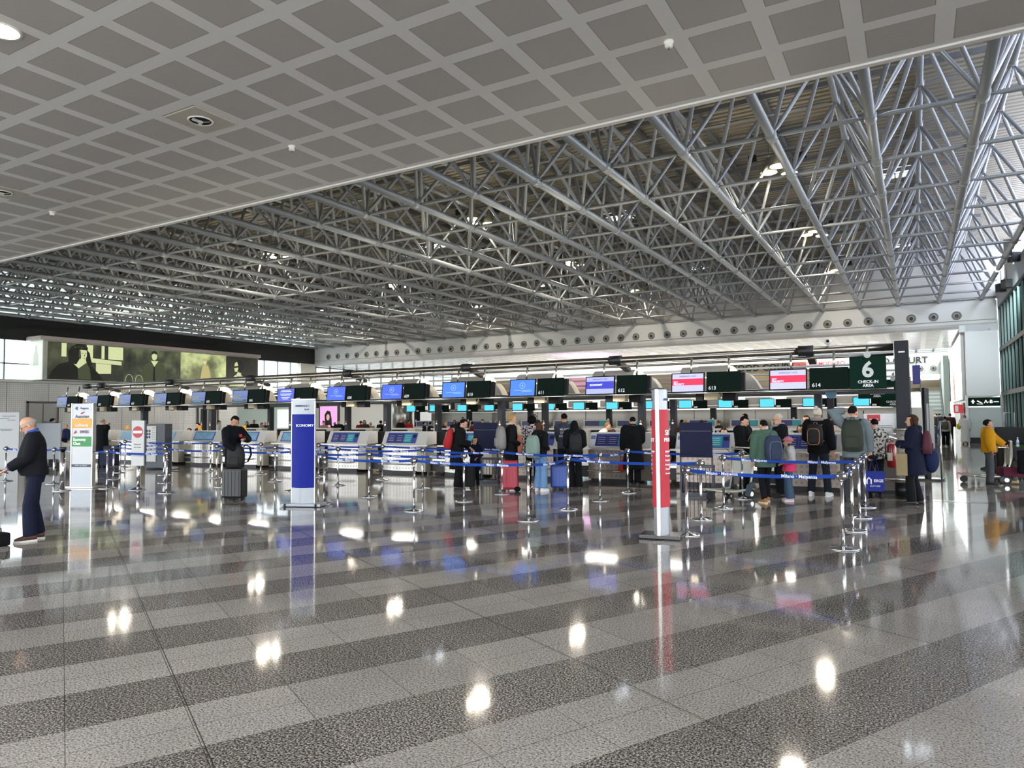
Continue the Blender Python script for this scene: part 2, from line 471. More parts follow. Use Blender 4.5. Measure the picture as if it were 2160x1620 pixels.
# lamp clusters
blk = mat('black_paint', '#141414', .4)
lampm = emis('highbay_glow', '#fff3d2', 10)
def cluster(X, Y, lab):
    e = empty('lamp_cluster', (X, Y, 9.75), 0, lab, 'high bay lights', 'high bay lamp clusters hung in the space frame')
    for q, (dx, dy) in enumerate(((-.28,.0),(.3,.45),(.1,-.5))):
        l = MB(); l.lathe((dx,dy,0), [(.27,0),(.275,.03),(.2,.22),(.09,.34),(.09,.5),(.05,.52)], 20, cap=False)
        lo = l.build('lamp_shade', mat('lamp_alu', '#b7b39f', .3, metal=.6), e)
        MB().lathe((dx,dy,0), [(.25,.02),(.25,.03)], 20).build('lens', lampm, lo)
    for (bx_, by_) in ((-.75, -.2), (.75, .3)): MB().box((bx_, by_, .47), (.25,.22,.24)).cyl((bx_,by_,.5),(bx_,by_,1.5),.012,6).build('ballast_box', blk, e)
    mb = MB(); mb.box((0,0,.62),(1.7,.05,.05)); mb.cyl((0,0,.6),(0,0,1.5),.02,6); mb.cyl((-.28,0,.5),(-.28,0,1.5),.012,6); mb.build('hanger', steel2, e)
    return e
n_ = 0
for a, X in enumerate((-3.7, -15.5, -27.4, -39.4)):
    for c_, Y in enumerate((24.4, 33.9, 43.6)):
        if not vis(X, Y): continue
        cluster(X, Y, 'cluster of round high bay lamps, %s from the right in the %s row' % (ORD[a], ('nearest','middle','farthest')[c_]))
        l = area('highbay_light', (X, Y, 9.6), .6, 85, (1, .90, .76), (0,0,0), 'DISK')
        l2 = bpy.data.lights.new('highbay_spill', 'POINT'); l2.energy = 32; l2.color = (1,.86,.68); l2.shadow_soft_size = .2
        lo = bpy.data.objects.new('highbay_spill', l2); C.objects.link(lo); lo.location = (X+.1, Y-.75, 9.55)

# ------------------------------------------------------------------ left wall
XL = -48.0
def silver_mat(name, base='#d9d8d3', rough=.32, metal=.45):
    m, nt, b = nmat(name, rough, metal); g = NG(nt); co_, xyz = g.xyz()
    def dots(x): return g.m('LESS_THAN', g.m('ABSOLUTE', g.m('SUBTRACT', g.m('FRACT', g.m('DIVIDE', x, .12)), .5)), .22)
    u = g.m('ADD', xyz[0], xyz[1])
    d = g.m('MULTIPLY', dots(u), dots(xyz[2]))
    v = g.m('MULTIPLY_ADD', g.noise(co_, .6, 2), .5, .75)
    c = g.mix(g.m('MULTIPLY', d, .45), (*lin(base), 1), (.08,.08,.08,1))
    sc_ = nt.nodes.new('ShaderNodeVectorMath'); sc_.operation = 'SCALE'; nt.links.new(c, sc_.inputs[0]); nt.links.new(v, sc_.inputs['Scale'])
    nt.links.new(sc_.outputs[0], b.inputs['Base Color'])
    return m
silw = silver_mat('perforated_steel_wall')
mb = MB(); y = 10.0
while y < 38.9:
    mb.b2((XL, y+.012, 0), (XL+.12, min(y+2.4, 38.9)-.012, 4.05)); y += 2.4
mb.b2((XL-.1, 10, 0), (XL, 38.9, 4.05)); struct('wall_left', silw, mb)
mb = MB().b2((XL-.3, 10, 4.05), (XL+.5, 38.9, 4.2)); struct('trim_3', edge, mb)
# glazing above
pane = emis('left_daylight_pane', '#e9f7fb', 2.4)
mull = mat('mullion_grey', '#7d8a8c', .4, metal=.4)
def glazing(name, x, y0, y1, z0, z1, n, m_=None, t=.08, rails=()):
    o = MB().b2((x-.03, y0, z0), (x, y1, z1)).build(name, m_ or pane); tag(o, kind='structure')
    mb = MB()
    for k in range(n+1):
        yy = y0 + (y1-y0)*k/n; mb.box((x+.05, yy, (z0+z1)/2), (.14, t, z1-z0))
    for zz in [z0, z1] + list(rails): mb.box((x+.05, (y0+y1)/2, zz), (.14, y1-y0, t))
    tag(mb.build('window_frame', mull, o), kind='structure')
glazing('window_1', XL, 10, 24.2, 4.2, 6.7, 6, rails=(5.2,))
glazing('window_2', XL-.3, 38.9, 46.2, 3.4, 7.1, 5)
glazing('window_3', XL-.6, 10.7, 47.2, 8.05, 11.3, 18, emis('left_upper_pane', '#dfeff3', .75), rails=(9.6,))
mb = MB().b2((XL-.4, 9, 6.65), (XL+.25, 47.2, 8.05)); struct('wall_left_beam', mat('beam_black', '#101212', .6), mb)
glazing('window_6', XL, 47.5, 77, 3.2, 9.5, 16, emis('far_left_pane', '#e6f1f4', .95), .12, rails=(4.6, 6.4))
mb = MB().b2((XL-.3, 47.3, 0), (XL, 77, 3.2)); struct('wall_left_rear', mat('rear_grey', '#8f918e', .5), mb)
mb = MB().b2((XL-.3, 45.6, 0), (XL+.2, 47.3, 6.9)); struct('wall_left_pier', mat('cream_wall', '#d9d8cb', .6), mb)
mb = MB().b2((XL-.2, 38.9, 0), (XL, 45.6, 3.4)); struct('wall_left_far', mat('pale_teal_wall', '#b9cfc9', .5), mb)
# doors in the silver wall
dm = mat('steel_door', '#a9a8a2', .3, metal=.7)
def wall_door(y0, lab, n):
    e = empty('door_%d' % n, (XL+.13, y0, 0)); e['kind'] = 'structure'
    tag(MB().b2((0, 0, 0), (.05, 1.7, 2.75)).build('door_leaf', dm, e), kind='structure')
    mb = MB(); mb.b2((0,-.08,0),(.12,0,2.9)); mb.b2((0,1.7,0),(.12,1.78,2.9)); mb.b2((0,-.08,2.78),(.12,1.78,2.9)); mb.box((.07,.86,1.4),(.03,.03,2.7))
    tag(mb.build('door_frame', mat('door_dark', '#54534f', .4), e), kind='structure')
wall_door(23.2, '', 1); wall_door(35.2, '', 2)
thing('wall_sign', mat('sign_dark', '#3a3c3c', .4), MB().box((0,0,0), (.04, 1.6, .16)), 'long narrow dark sign strip on the perforated steel wall', 'sign', loc=(XL+.16, 26.6, 2.75))
def exit_sign(loc, lab, rz=pi/2):
    e = empty('exit_sign', loc, rz, lab, 'sign', 'red emergency signs')
    MB().box((0,0,0),(.62,.04,.5)).build('sign_plate', emis('exit_red', '#b3242c', .7), e)
    w = mat('sign_white', '#f2f2f2', .5)
    mb = MB(); mb.box((-.14,-.025,0),(.16,.01,.36)); mb.box((.16,-.025,.06),(.05,.01,.24)); mb.box((.16,-.025,-.13),(.16,.01,.05)); mb.build('pictogram', w, e)
exit_sign((XL+.2, 36.6, 2.6), 'small red fire equipment sign on the steel wall')
# billboard
bb = empty('billboard', (XL+.2, 23.2, 4.2), 0, 'long backlit black and white fashion billboard box above the steel wall', 'billboard')
MB().b2((0, 0, 0), (1.55, 16.3, 2.45)).build('light_box', mat('billboard_case', '#b7bbb2', .4), bb)
MB().b2((-.1, -.25, 2.45), (1.75, 16.4, 2.68)).build('top_rail', mat('rail_mauve', '#b3a7a2', .5), bb)
MB().b2((0, -.04, 0.0), (1.5, -.0, 2.4)).build('end_panel', emis('pale_green_glow', '#c9d2c4', .75), bb)
def poster_mat(name, seed, dark, lightc, s=.42, scale=.8):
    m, nt, b = nmat(name, .3); g = NG(nt); co_, xyz = g.xyz()
    mp = nt.nodes.new('ShaderNodeMapping'); mp.inputs['Location'].default_value = (seed, seed*2, seed*.7); nt.links.new(co_, mp.inputs[0])
    f_ = g.noise(mp.outputs[0], scale, 5, .6)
    c = g.ramp(f_, [(.35, lin(dark)), (.5, tuple((x+y)/2*.6 for x, y in zip(lin(dark), lin(lightc)))), (.66, lin(lightc))])
    nt.links.new(c, b.inputs['Emission Color']); b.inputs['Emission Strength'].default_value = s; b.inputs['Base Color'].default_value = (.02,.02,.02,1)
    return m
pms = [poster_mat('poster_a', 3, '#24221a', '#5d6343'), poster_mat('poster_b', 9, '#14170f', '#76805a'), poster_mat('poster_c', 5, '#1c1c14', '#c6cf90', .8, .45), poster_mat('poster_d', 1, '#171711', '#3f402f')]
ys = [(.25, 5.05), (5.05, 9.3), (9.3, 13.2), (13.2, 16.2)]
# silhouettes in (y, z) of the poster plane
pc = emis('poster_cream', '#cdd4a0', .66); pdk = emis('poster_black', '#12130d', .6); pmid = emis('poster_olive', '#4a5138', .5); pgl = emis('poster_glow', '#d6dfa6', .62)
PW = 1.555
for k, (a, c_) in enumerate(ys):
    MB().b2((PW, a, .05), (PW+.02, c_, 2.38)).build('poster', pms[k], bb)
def pol(pts, m_, d=.0, name='poster_figure'):
    MB().prism(pts, PW+.02+d, PW+.025+d, 'yz').build(name, m_, bb)
def circ(cy, cz, ry, rz_, n=20, a0=0, a1=2*pi): return [(cy+ry*cos(a0+(a1-a0)*k/n), cz+rz_*sin(a0+(a1-a0)*k/n)) for k in range(n if a1-a0 > 6.2 else n+1)]
# poster one: woman's portrait beside a window
for (a, c_) in ((1.05,1.35),(2.6,3.0),(3.55,3.75),(4.0,5.0)): pol([(a,1.5),(c_,1.5),(c_,2.35),(a,2.35)], pgl, 0)
pol([(2.2,1.25),(4.9,1.15),(4.9,1.4),(2.2,1.55)], pc, .006); pol([(3.2,.5),(4.2,.55),(4.2,1.15),(3.2,1.2)], pc, .006)
pol([(.3,.07),(.5,.55),(.9,1.0),(1.5,1.2),(2.6,1.2),(3.0,.9),(3.4,.5),(3.7,.07)], pdk, .01)
pol([(2.0,1.25),(2.1,.1),(2.9,.1),(2.75,1.2)], pmid, .012)
pol([(1.7,1.15),(2.1,.8),(2.6,1.2),(2.5,1.5),(1.9,1.5)], pc, .015)
pol([(1.5,1.1),(1.45,1.7),(1.6,2.15),(2.0,2.36),(2.45,2.3),(2.6,2.1),(2.3,1.9),(2.15,1.4),(1.95,1.05)], pdk, .018)
pol([(2.55,2.1),(2.78,1.8),(2.85,1.45),(2.95,1.1),(2.75,.9),(2.55,1.3)], pdk, .018)
pol([(2.12,1.95),(2.1,1.6),(2.2,1.38),(2.38,1.3),(2.52,1.4),(2.6,1.62),(2.6,1.95),(2.4,2.08)], pc, .022)
pol([(2.12,1.95),(2.1,1.6),(2.2,1.38),(2.24,1.5),(2.2,1.95)], pmid, .024)
pol([(1.62,1.95),(1.75,2.2),(2.1,2.37),(2.45,2.34),(2.66,2.14),(2.62,1.98),(2.1,2.0)], pdk, .026)
for q in range(4): pol([(1.75+.2*q,2.08+.05*(q%2)),(1.88+.2*q,2.2),(1.95+.2*q,2.1+.05*(q%2))], pmid, .028)
for yy in (2.32, 2.52): pol(circ(yy,1.78,.05,.02,10), pdk, .028)
pol([(2.44,1.75),(2.49,1.6),(2.42,1.6)], pmid, .028); pol(circ(2.44,1.48,.06,.02,10), pdk, .028)
# poster two: man in a grey jacket, chair backs
pol([(6.4,.07),(6.35,.7),(6.5,1.3),(7.0,1.6),(7.6,1.6),(8.05,1.3),(8.15,.7),(8.1,.07)], pmid, .01)
pol([(7.0,1.6),(7.25,1.2),(7.55,1.6)], pc, .012); pol(circ(7.25,1.92,.2,.27), pc, .014); pol([(7.02,2.0),(7.05,2.25),(7.3,2.32),(7.47,2.2),(7.47,2.05),(7.2,2.12)], pdk, .016)
pol([(7.2,1.2),(7.3,1.2),(7.35,.1),(7.15,.1)], pdk, .013)
for cy in (5.45, 6.15):
    MB().tube([(PW+.03, cy+.28*cos(a), .07+.5*sin(a)) for a in [pi*k/10 for k in range(11)]], .012, 5).build('poster_figure', pc, bb)
# poster three: walking figure in a patterned coat
pol([(10.9,.07),(11.0,.9),(11.1,1.4),(11.3,1.6),(11.6,1.5),(11.75,1.1),(11.85,.5),(11.8,.07)], emis('poster_sand', '#a39a66', .9), .01)
pol(circ(11.3,1.78,.15,.2), pc, .012); pol([(11.05,1.85),(11.15,2.05),(11.4,2.05),(11.55,1.85)], emis('poster_sand', '#a39a66', .9), .014)
# poster four: man in profile with sunglasses
pol([(13.6,.07),(13.8,.55),(14.2,.95),(14.8,1.0),(15.4,.7),(15.9,.07)], pdk, .01)
pol([(13.5,.07),(13.75,.6),(14.05,.95),(14.35,.8),(14.7,.95),(14.9,.07)], pc, .012); pol([(14.1,.9),(14.3,1.2),(14.6,1.1),(14.6,.8)], pc, .013)
pol(circ(14.45,1.65,.4,.48), pdk, .014); pol([(14.0,1.2),(13.95,1.5),(14.0,1.85),(14.2,2.0),(14.35,1.6),(14.25,1.2)], pc, .016); pol([(13.93,1.6),(14.35,1.68),(14.35,1.55),(13.97,1.48)], pdk, .02)
letter('GIORGIO ARMANI', .2, emis('poster_faint', '#e2e8dc', .8), (.75, -.05, .55), bb, 0, 0)
MB().prism([(.5,.9),(.55,1.5),(.7,1.75),(.72,2.05),(.8,2.15),(.9,2.05),(.92,1.75),(1.05,1.5),(1.1,.9)], -.05, -.045, 'xz').build('poster_figure', emis('poster_grey', '#a9b3a6', .7), bb)

# ------------------------------------------------------------------ bulkhead with jet nozzles and the far zone
YB = 47.3
bw = mat('bulkhead_white', '#d3d4d2', .42)
mb = MB()
prof = [(YB, 8.12), (YB, 6.95), (YB+.02, 6.9), (YB+.02, 6.75), (YB+.08, 6.6), (YB+.2, 6.5), (YB+.5, 6.48), (YB+.5, 8.12)]
mb.prism(prof, XL, 4.1, 'yz'); struct('wall_bulkhead', bw, mb)
mb = MB().b2((XL, YB, 6.93), (4.1, YB-.012, 6.915)); mb.b2((XL, YB-.06, 8.1), (4.15, YB+.2, 8.2)); struct('trim_4', mat('seam_grey', '#6c6a66', .5), mb)
mb = MB().b2((XL-1, YB+.3, 8.12), (4.6, YB+.6, 11.5)); struct('wall_back_upper', mat('upper_white', '#c9c8c3', .6), mb)
nz_d = mat('nozzle_dark', '#262626', .45, metal=.3); nz_g = mat('nozzle_grey', '#7b7973', .5)
def nozzle(x, y, z, lab, grp):
    e = empty('air_nozzle', (x, y, z), 0, lab, 'air vent', grp)
    MB().lathe((0,0,0), [(.17,-.0),(.25,-.0),(.245,-.03),(.18,-.045),(.165,-.02)], 20, 0, 'y', cap=False).build('flange', nz_g, e)
    MB().lathe((0,0,0), [(.17,-.003),(.165,-.02),(.12,-.05),(.1,-.06)], 18, 0, 'y').build('collar', mat('nozzle_mid', '#a3a19b', .5), e)
    MB().lathe((.0,0,-.01), [(.098,-.06),(.098,-.072),(.08,-.076)], 14, 0, 'y').build('throat', nz_d, e)
    return e
nzx = [2.25 - 1.125*k for k in range(44)]
for k, x in enumerate(nzx):
    nozzle(x, YB, 7.25, 'round air jet nozzle on the white bulkhead, %s from the right' % ORD[k], 'air jet nozzles along the bulkhead')
fm = panel_mat('far_ceiling_panels', '#cfccc6', '#a5a19b', -8.35, 5.70, per=1.0, w=.14, rough=.22)
mb = MB().b2((XL, YB+.3, 6.5), (2.6, 61, 6.7)); struct('ceiling_far', fm, mb)
for k, x in enumerate((-2.3, -10.4, -17.6, -26.5, -34.5)):
    downlight((x, 53.2, 6.49), 'round downlight in the far panel ceiling, %s from the right' % ORD[k], .3, 12)
# right pier, lit advertising box, direction sign
pw = mat('pier_white', '#eff4f6', .5)
mb = MB().b2((2.62, YB+.05, 2.66), (4.16, 70, 8.0)); mb.b2((2.35, YB+.05, 6.3), (4.2, YB+.5, 6.9)); struct('wall_right_pier', pw, mb)
mb = MB().b2((2.62, YB, .32), (4.16, YB+.4, 2.0)); struct('wall_right_pier_base', mat('pier_pale', '#c6d2d0', .4), mb)
mb = MB().b2((2.62, YB-.02, 0), (4.16, YB+.4, .32)); struct('baseboard_right', mat('base_dark', '#23262a', .5), mb)
mb = MB().b2((4.16, YB-.1, 0), (4.3, YB+.2, 2.7)); mb.b2((2.52, YB-.1, 0), (2.64, YB+.2, 2.7)); struct('trim_5', mat('steel_column', '#a7aaa6', .3, metal=.6), mb)
green = mat('sign_green', '#08291f', .8, spec=.15)
wl = emis('sign_white_lit', '#f4f6f2', .9)
e = empty('direction_sign', (3.39, YB-.03, 2.32), 0, 'green overhead sign to gates A-B on the pale right pier', 'sign')
MB().box((0,0,0),(1.5,.08,.48)).build('sign_board', green, e)
mb = MB(); mb.prism([(-.62,0),(-.52,.14),(-.42,0),(-.48,0),(-.48,-.1),(-.56,-.1),(-.56,0)], -.05, -.045); mb.prism([(-.34,.05),(-.3,.08),(-.2,.02),(-.06,-.08),(-.1,-.1),(-.3,0)], -.05, -.045); mb.prism([(-.34,-.1),(-.05,-.13),(-.05,-.15),(-.34,-.13)], -.05, -.045); mb.build('arrow', wl, e)
letter('A-B', .26, wl, (.2, -.05, 0), e, bold=.02); letter('gates', .12, wl, (.56, -.05, 0), e, bold=.02)
# lit advertising box on the pier's hall-facing side
e = empty('advertising_light_box', (2.5, 48, 2.3), 0, 'tall white backlit advertising box on the side of the right pier', 'billboard')
MB().b2((-.08, 0, .15), (.12, 14, 4.0)).build('light_box', mat('box_grey', '#aeb2b0', .4), e)
MB().b2((-.1, .1, .2), (-.08, 13.9, 3.95)).build('poster', emis('white_glow', '#f3fbff', 2.0), e)
MB().prism([(7.2,.25),(9.2,.25),(9.0,1.4),(9.9,2.3),(10.3,3.7),(9.9,3.9),(9.4,2.4),(7.6,1.5)], -.115, -.105, 'yz').build('poster_figure', emis('poster_skin', '#a5664e', .9), e)
o = letter('SEA', .8, emis('poster_text', '#3c4348', .5), (-.11, 4.2, 2.3), e, -pi/2)
# green glass wall right
gm = bpy.data.materials.new('green_glass'); gm.use_nodes = True; nt = gm.node_tree
for n in list(nt.nodes): nt.nodes.remove(n)
out = nt.nodes.new('ShaderNodeOutputMaterial'); mx = nt.nodes.new('ShaderNodeMixShader'); tr = nt.nodes.new('ShaderNodeBsdfTransparent'); gl = nt.nodes.new('ShaderNodeBsdfGlossy'); df = nt.nodes.new('ShaderNodeBsdfDiffuse'); ad = nt.nodes.new('ShaderNodeAddShader')
tr.inputs[0].default_value = (.004,.016,.0155,1); gl.inputs[0].default_value = (.5,.6,.6,1); gl.inputs['Roughness'].default_value = .08; df.inputs[0].default_value = (.008,.03,.029,1)
mx.inputs[0].default_value = .12
nt.links.new(tr.outputs[0], ad.inputs[0]); nt.links.new(df.outputs[0], ad.inputs[1]); nt.links.new(ad.outputs[0], mx.inputs[1]); nt.links.new(gl.outputs[0], mx.inputs[2]); nt.links.new(mx.outputs[0], out.inputs[0])
o = MB().b2((4.32, 28, 0), (4.36, 47.6, 7.6)).build('window_4', gm); tag(o, kind='structure')
mb = MB()
for k in range(15): mb.box((4.28, 28 + 1.4*k, 3.8), (.09, .05, 7.6))
for z in (.1, 2.75, 5.2, 7.6): mb.box((4.3, 37.8, z), (.16, 19.6, .22), 1)
tag(mb.build('window_frame', [mat('fin_pale', '#7f9793', .4), mat('transom_dark', '#0b1f20', .5)], o), kind='structure')
mb = MB().b2((4.2, 10, 7.6), (4.6, 47.5, 8.6)); struct('wall_right_band', mat('band_grey', '#8f9494', .5), mb)
glazing('window_5', 5.0, 10.8, 47.2, 8.7, 11.3, 24, emis('right_daylight_pane', '#dfe6ff', 4.5), .06, rails=(10.0,))
for k, (Y, z) in enumerate(((43, 8.0), (40.5, 7.8), (37.5, 8.5))):
    e = empty('hanging_speaker', (4.0, Y, z), .5, 'black box speaker hung in the truss by the green glass wall, %s from the corner' % ORD[k], 'speaker', 'black speakers high on the right')
    MB().box((0,0,0),(.4,.34,.42), bev=.02).build('cabinet', blk, e)
    MB().box((0,-.18,0),(.34,.01,.36)).build('grille', mat('grille', '#2a2b2c', .8), e)
    MB().cyl((0,0,.2),(0,0,.9),.015,6).build('bracket', blk, e)
# ------------------------------------------------------------------ far zone
fw = mat('far_wall_beige', '#a8a49b', .35, metal=.3, noise=.1, nscale=.4)
mb = MB().b2((-60, 77, 0), (-1.5, 77.3, 12)); mb.b2((3.2, 77, 0), (12, 77.3, 12)); mb.b2((-1.5, 77, 4.9), (3.2, 77.3, 12)); struct('wall_back', mat('far_wall', '#b9b9b3', .5), mb)
mb = MB().b2((-34, 52, 3.6), (-1.6, 52.6, 4.8)); struct('wall_mezzanine', mat('mezz_beige', '#bcae90', .5), mb)
for k in range(3):
    nozzle(.6 + 1.05*k, 76.95, 5.95, 'far round air nozzle below the food court lettering, %s from the left' % ORD[k], 'air nozzles under the food court sign')
dk = mat('letter_black', '#16181a', .5); rd = emis('neon_red', '#e03b40', 1.6)
e = empty('food_court_sign', (-1.55, 76.95, 6.72), 0, 'FOOD COURT lettering on the far back wall above the stairs', 'sign')
letter('FOOD COURT', .85, dk, (0, -.03, 0), e, bold=.01, depth=.02)
e = empty('food_court_sign', (-9.8, 50.6, 4.9), 0, 'FOOD COURT lettering between screens 613 and 614 with a red neon beside it', 'sign')
MB().b2((-3.6, 0, -.3), (3.6, .1, .3)).build('sign_board', mat('sign_cream', '#c9bfa2', .5), e)
letter('FOOD COURT', .62, dk, (.9, -.03, 0), e, bold=.015, depth=.02)
letter('Wings', .4, rd, (-2.6, -.03, 0), e, bold=.01, depth=.02)
e = empty('neon_sign', (-5.3, 49.5, 4.95), 0, 'red neon script lettering high behind screen 614', 'sign')
letter('ROSSOPOMODORO', .34, rd, (0, 0, 0), e, bold=.01, depth=.02)
e = empty('shop_sign', (.6, 74.0, 4.95), 0, 'long lit white shop sign over the upper landing', 'sign')
MB().b2((-3.2, 0, -.25), (2.0, .12, .25)).build('sign_board', emis('white_glow2', '#eef4f4', 1.1), e)
letter('SHOPS  CAFE BAR', .3, mat('sign_teal', '#5f8f97', .5), (-.3, -.03, 0), e)
# steps
def stairs(x0, x1, y0, z1, n, lab, dark, cat='stairs', name='staircase'):
    e = empty(name, (x0, y0, 0), 0, lab, cat)
    mb = MB(); run = .36
    for k in range(n):
        mb.b2((.05, k*run, 0), (x1-x0-.05, n*run, z1*(k+1)/n), k % 2)
    mb.build('steps', dark, e)
    for a, nm in ((0, 'balustrade'), (x1-x0, 'balustrade')):
        mb = MB(); mb.prism([(-.3,0),(-.3,.95),(0,1.0),(n*run, z1+1.0),(n*run+.2, z1+1.0),(n*run+.2, z1-.2),(.3,0)], a-.04, a+.04, 'yz'); mb.build(nm, gls, e)
        MB().tube([(a, -.3, 1.0), (a, 0, 1.05), (a, n*run, z1+1.05), (a, n*run+.3, z1+1.05)], .05, 6).build('handrail', blk, e)
gls = mat('balustrade_grey', '#4d5557', .25)
stairs(.55, 2.05, 65.5, 3.7, 22, 'broad grey staircase rising at the far end of the concourse', [mat('step_grey', '#8e9894', .5), mat('step_dark', '#6d7673', .5)])
stairs(-1.55, -.55, 65.5, 4.4, 22, 'dark escalator left of the far grey staircase', [mat('esc_dark', '#23272b', .4), mat('esc_edge', '#4d4c4a', .4)], 'escalator', 'escalator')
mb = MB().b2((-1.7, 73.5, 3.7), (3.2, 77, 4.0)); mb.b2((-1.7, 76.4, 4.0), (3.2, 76.5, 4.9)); struct('wall_landing', mat('landing_warm', '#6a5f4c', .6), mb)
mb = MB().b2((2.1, 66, 0), (2.5, 77, 6.3)); struct('wall_stair_side', mat('stair_side', '#79867f', .6), mb)
e = empty('blue_banner', (.25, 72.5, 4.3), 0, 'dark blue hanging banner above the far escalator', 'banner'); MB().b2((-.3,0,0),(.3,.06,1.7)).build('banner_cloth', mat('banner_blue', '#181a45', .7, spec=.2), e); MB().cyl((0,.03,1.7),(0,.03,2.4),.03,6).build('hanging_rod', steel2, e)
# far truss seen under the far ceiling
e = empty('far_roof_truss', (0, 61, 7.2), 0, 'small patch of far truss seen below the panel ceiling edge', 'roof truss')
for k in range(5):
    MB().tube([(-2.4+1.35*k, 0, 0), (-2.4+1.35*k, 14, .2)], .09, 8).build('chord', steel, e)
for j in range(7):
    mb = MB(); mb.cyl((-3, 1+2*j, .05), (3.2, 1+2*j, .05), .05, 6)
    for k in range(4): mb.cyl((-2.4+1.35*k, 1+2*j, 0), (-1.7+1.35*k, 2+2*j, 1.2), .045, 6); mb.cyl((-1.05+1.35*k, 1+2*j, 0), (-1.7+1.35*k, 2+2*j, 1.2), .045, 6)
    mb.build('cross_tube', steel, e)
# CRIBS / shop front on pier side
e = empty('lettered_shop', (2.45, 48.2, 0), 0, 'lit shop front with a metal lettered sign under the white light box', 'shop front')
MB().b2((0,0,2.05),(.1,4.5,2.3)).build('fascia', mat('fascia_bronze', '#8a7f70', .4, metal=.4), e)
letter('COMPAGNIA', .24, wl, (-.01, 2.2, 2.18), e, -pi/2)
MB().b2((.05,.1,0),(.1,4.4,2.05)).build('shop_window', mat('shop_brown', '#3b2a20', .3), e)
exit_sign((2.3, 48.8, 1.95), 'red exit box by the shop front under the white light box', 0)
# left end far openings: green fascia signs, pink poster
gfas = mat('fascia_green', '#1c4a3c', .5)
e = empty('exit_fascia', (-37.5, 33.0, 2.45), 0, 'long green EXIT fascia behind screens 606 and 607', 'sign')
MB().b2((0, 0, 0), (8.5, .15, .95)).build('fascia_board', [gfas], e)
letter('EXIT', .45, wl, (2.6, -.04, .5), e, bold=.02)
e = empty('exit_doorway', (-37.5, 33.4, 0), 0, 'bright open doorway under the green EXIT fascia', 'doorway')
MB().b2((.3, 0, 0), (3.6, .1, 2.3)).build('bright_opening', emis('door_daylight', '#e8f4f6', 1.0), e)
MB().b2((4.4, -.1, 0), (5.3, .1, 2.5)).build('jamb', blk, e)
e = empty('poster_stand', (-30.2, 31.0, 0), 0, 'pink lit poster of a dark-haired woman in a red coat', 'poster')
MB().b2((-.8, 0, .3), (.8, .1, 2.5)).build('case', blk, e)
MB().b2((-.68, -.02, .45), (.68, 0, 2.4)).build('poster', emis('poster_pink', '#c98fc0', 1.0), e)
mb = MB(); mb.prism([(-.5,.5),(-.45,1.0),(-.1,1.25),(.25,1.1),(.45,.5)], -.035, -.03); mb.build('poster_figure', emis('poster_red', '#c2282f', .9), e)
MB().prism([(-.25,1.2),(-.3,1.9),(-.1,2.15),(.15,2.1),(.25,1.7),(.3,1.1),(.1,1.3)], -.03, -.025).build('poster_hair', mat('hair_black', '#0e0b0a', .6), e)
MB().prism([(a*.13-.02, 1.75+b_*.19) for a, b_ in [(cos(t*.6), sin(t*.6)) for t in range(10)]], -.04, -.035).build('poster_face', emis('poster_face', '#c99a86', .8), e)

# ------------------------------------------------------------------ check-in island
YS = 16.85
SCX = [-2.45 - 2.27*k for k in range(14)]          # monitor centres, 614 ... 601
alu = mat('brushed_alu', '#b6b3aa', .22, metal=.85)
pipe_m = mat('pipe_bronze', '#8c857a', .18, metal=.9)
post_m = mat('post_charcoal', '#1f2229', .55, spec=.3)
slv = mat('sleeve_black', '#17181c', .45)
ZP = 3.13
e = empty('overhead_pipe', (0, YS+.25, ZP), 0, 'long polished twin pipe carrying the screens above the desks', 'pipe rail')
mb = MB(); mb.cyl((-30.6, 0, 0), (-.35, 0, 0), .085, 16); mb.build('upper_pipe', pipe_m, e)
mb = MB(); mb.cyl((-30.2, .06, -.16), (-.35, .06, -.16), .03, 10); mb.build('lower_pipe', pipe_m, e)
for k in range(7):
    x = -2.05 - 4.57*k
    MB().cyl((x-.2, 0, 0), (x+.12, 0, 0), .12, 16).box((x+.02, .35, -.12), (.16, .8, .1), rot=Matrix.Rotation(-.25, 3, 'X')).build('pipe_sleeve', slv, e)
MB().cyl((-30.75, 0, 0), (-30.3, 0, 0), .1, 14).build('end_cap', slv, e)
e = empty('portal_post', (-.2, YS+.25, 0), 0, 'tall charcoal end post of the screen gantry beside the check-in area 6 sign', 'post')
MB().box((0, 0, 1.62), (.27, .3, 3.24), bev=.02).build('column', post_m, e)
MB().box((0, -.152, 3.0), (.12, .006, .03)).build('label_plate', mat('sign_white', '#f2f2f2', .5), e)
e2 = empty('portal_post', (-.2, 22.2, 0), 0, 'second charcoal portal post farther back behind the end post', 'post')
MB().box((0, 0, 1.35), (.27, .3, 2.7), bev=.02).build('column', post_m, e2)
# monitors and boards
tilt = R(-7)
bezel = mat('bezel_black', '#0c0d10', .6, spec=.2)
board_m = mat('board_green', '#081a14', .8, spec=.15)
scr_text = emis('screen_text', '#dfe8ff', 1.0)
def screen_mat(kind):
    return {'blue': emis('scr_blue', '#3f7be6', .85), 'blue2': emis('scr_blue2', '#3d5fe0', .85), 'violet': emis('scr_violet', '#4452b8', .95),
            'econ': emis('scr_lav', '#aab2ea', .8), 'sky': emis('scr_lav2', '#c3c4f0', .8), 'lh': emis('scr_lh', '#6478ac', .7), 'cyan': emis('scr_cyan', '#52cde6', .8)}[kind]
kinds = ['sky', 'sky', 'econ', 'blue', 'blue', 'blue2', 'blue2', 'violet', 'lh', 'lh', 'lh', 'lh', 'lh', 'lh']
names_ = {'sky': 'red and lavender priority monitor', 'econ': 'lavender monitor with a blue ECONOMY band', 'blue': 'bright blue monitor', 'blue2': 'blue monitor', 'violet': 'violet-blue text monitor', 'lh': 'dim grey-blue airline monitor'}
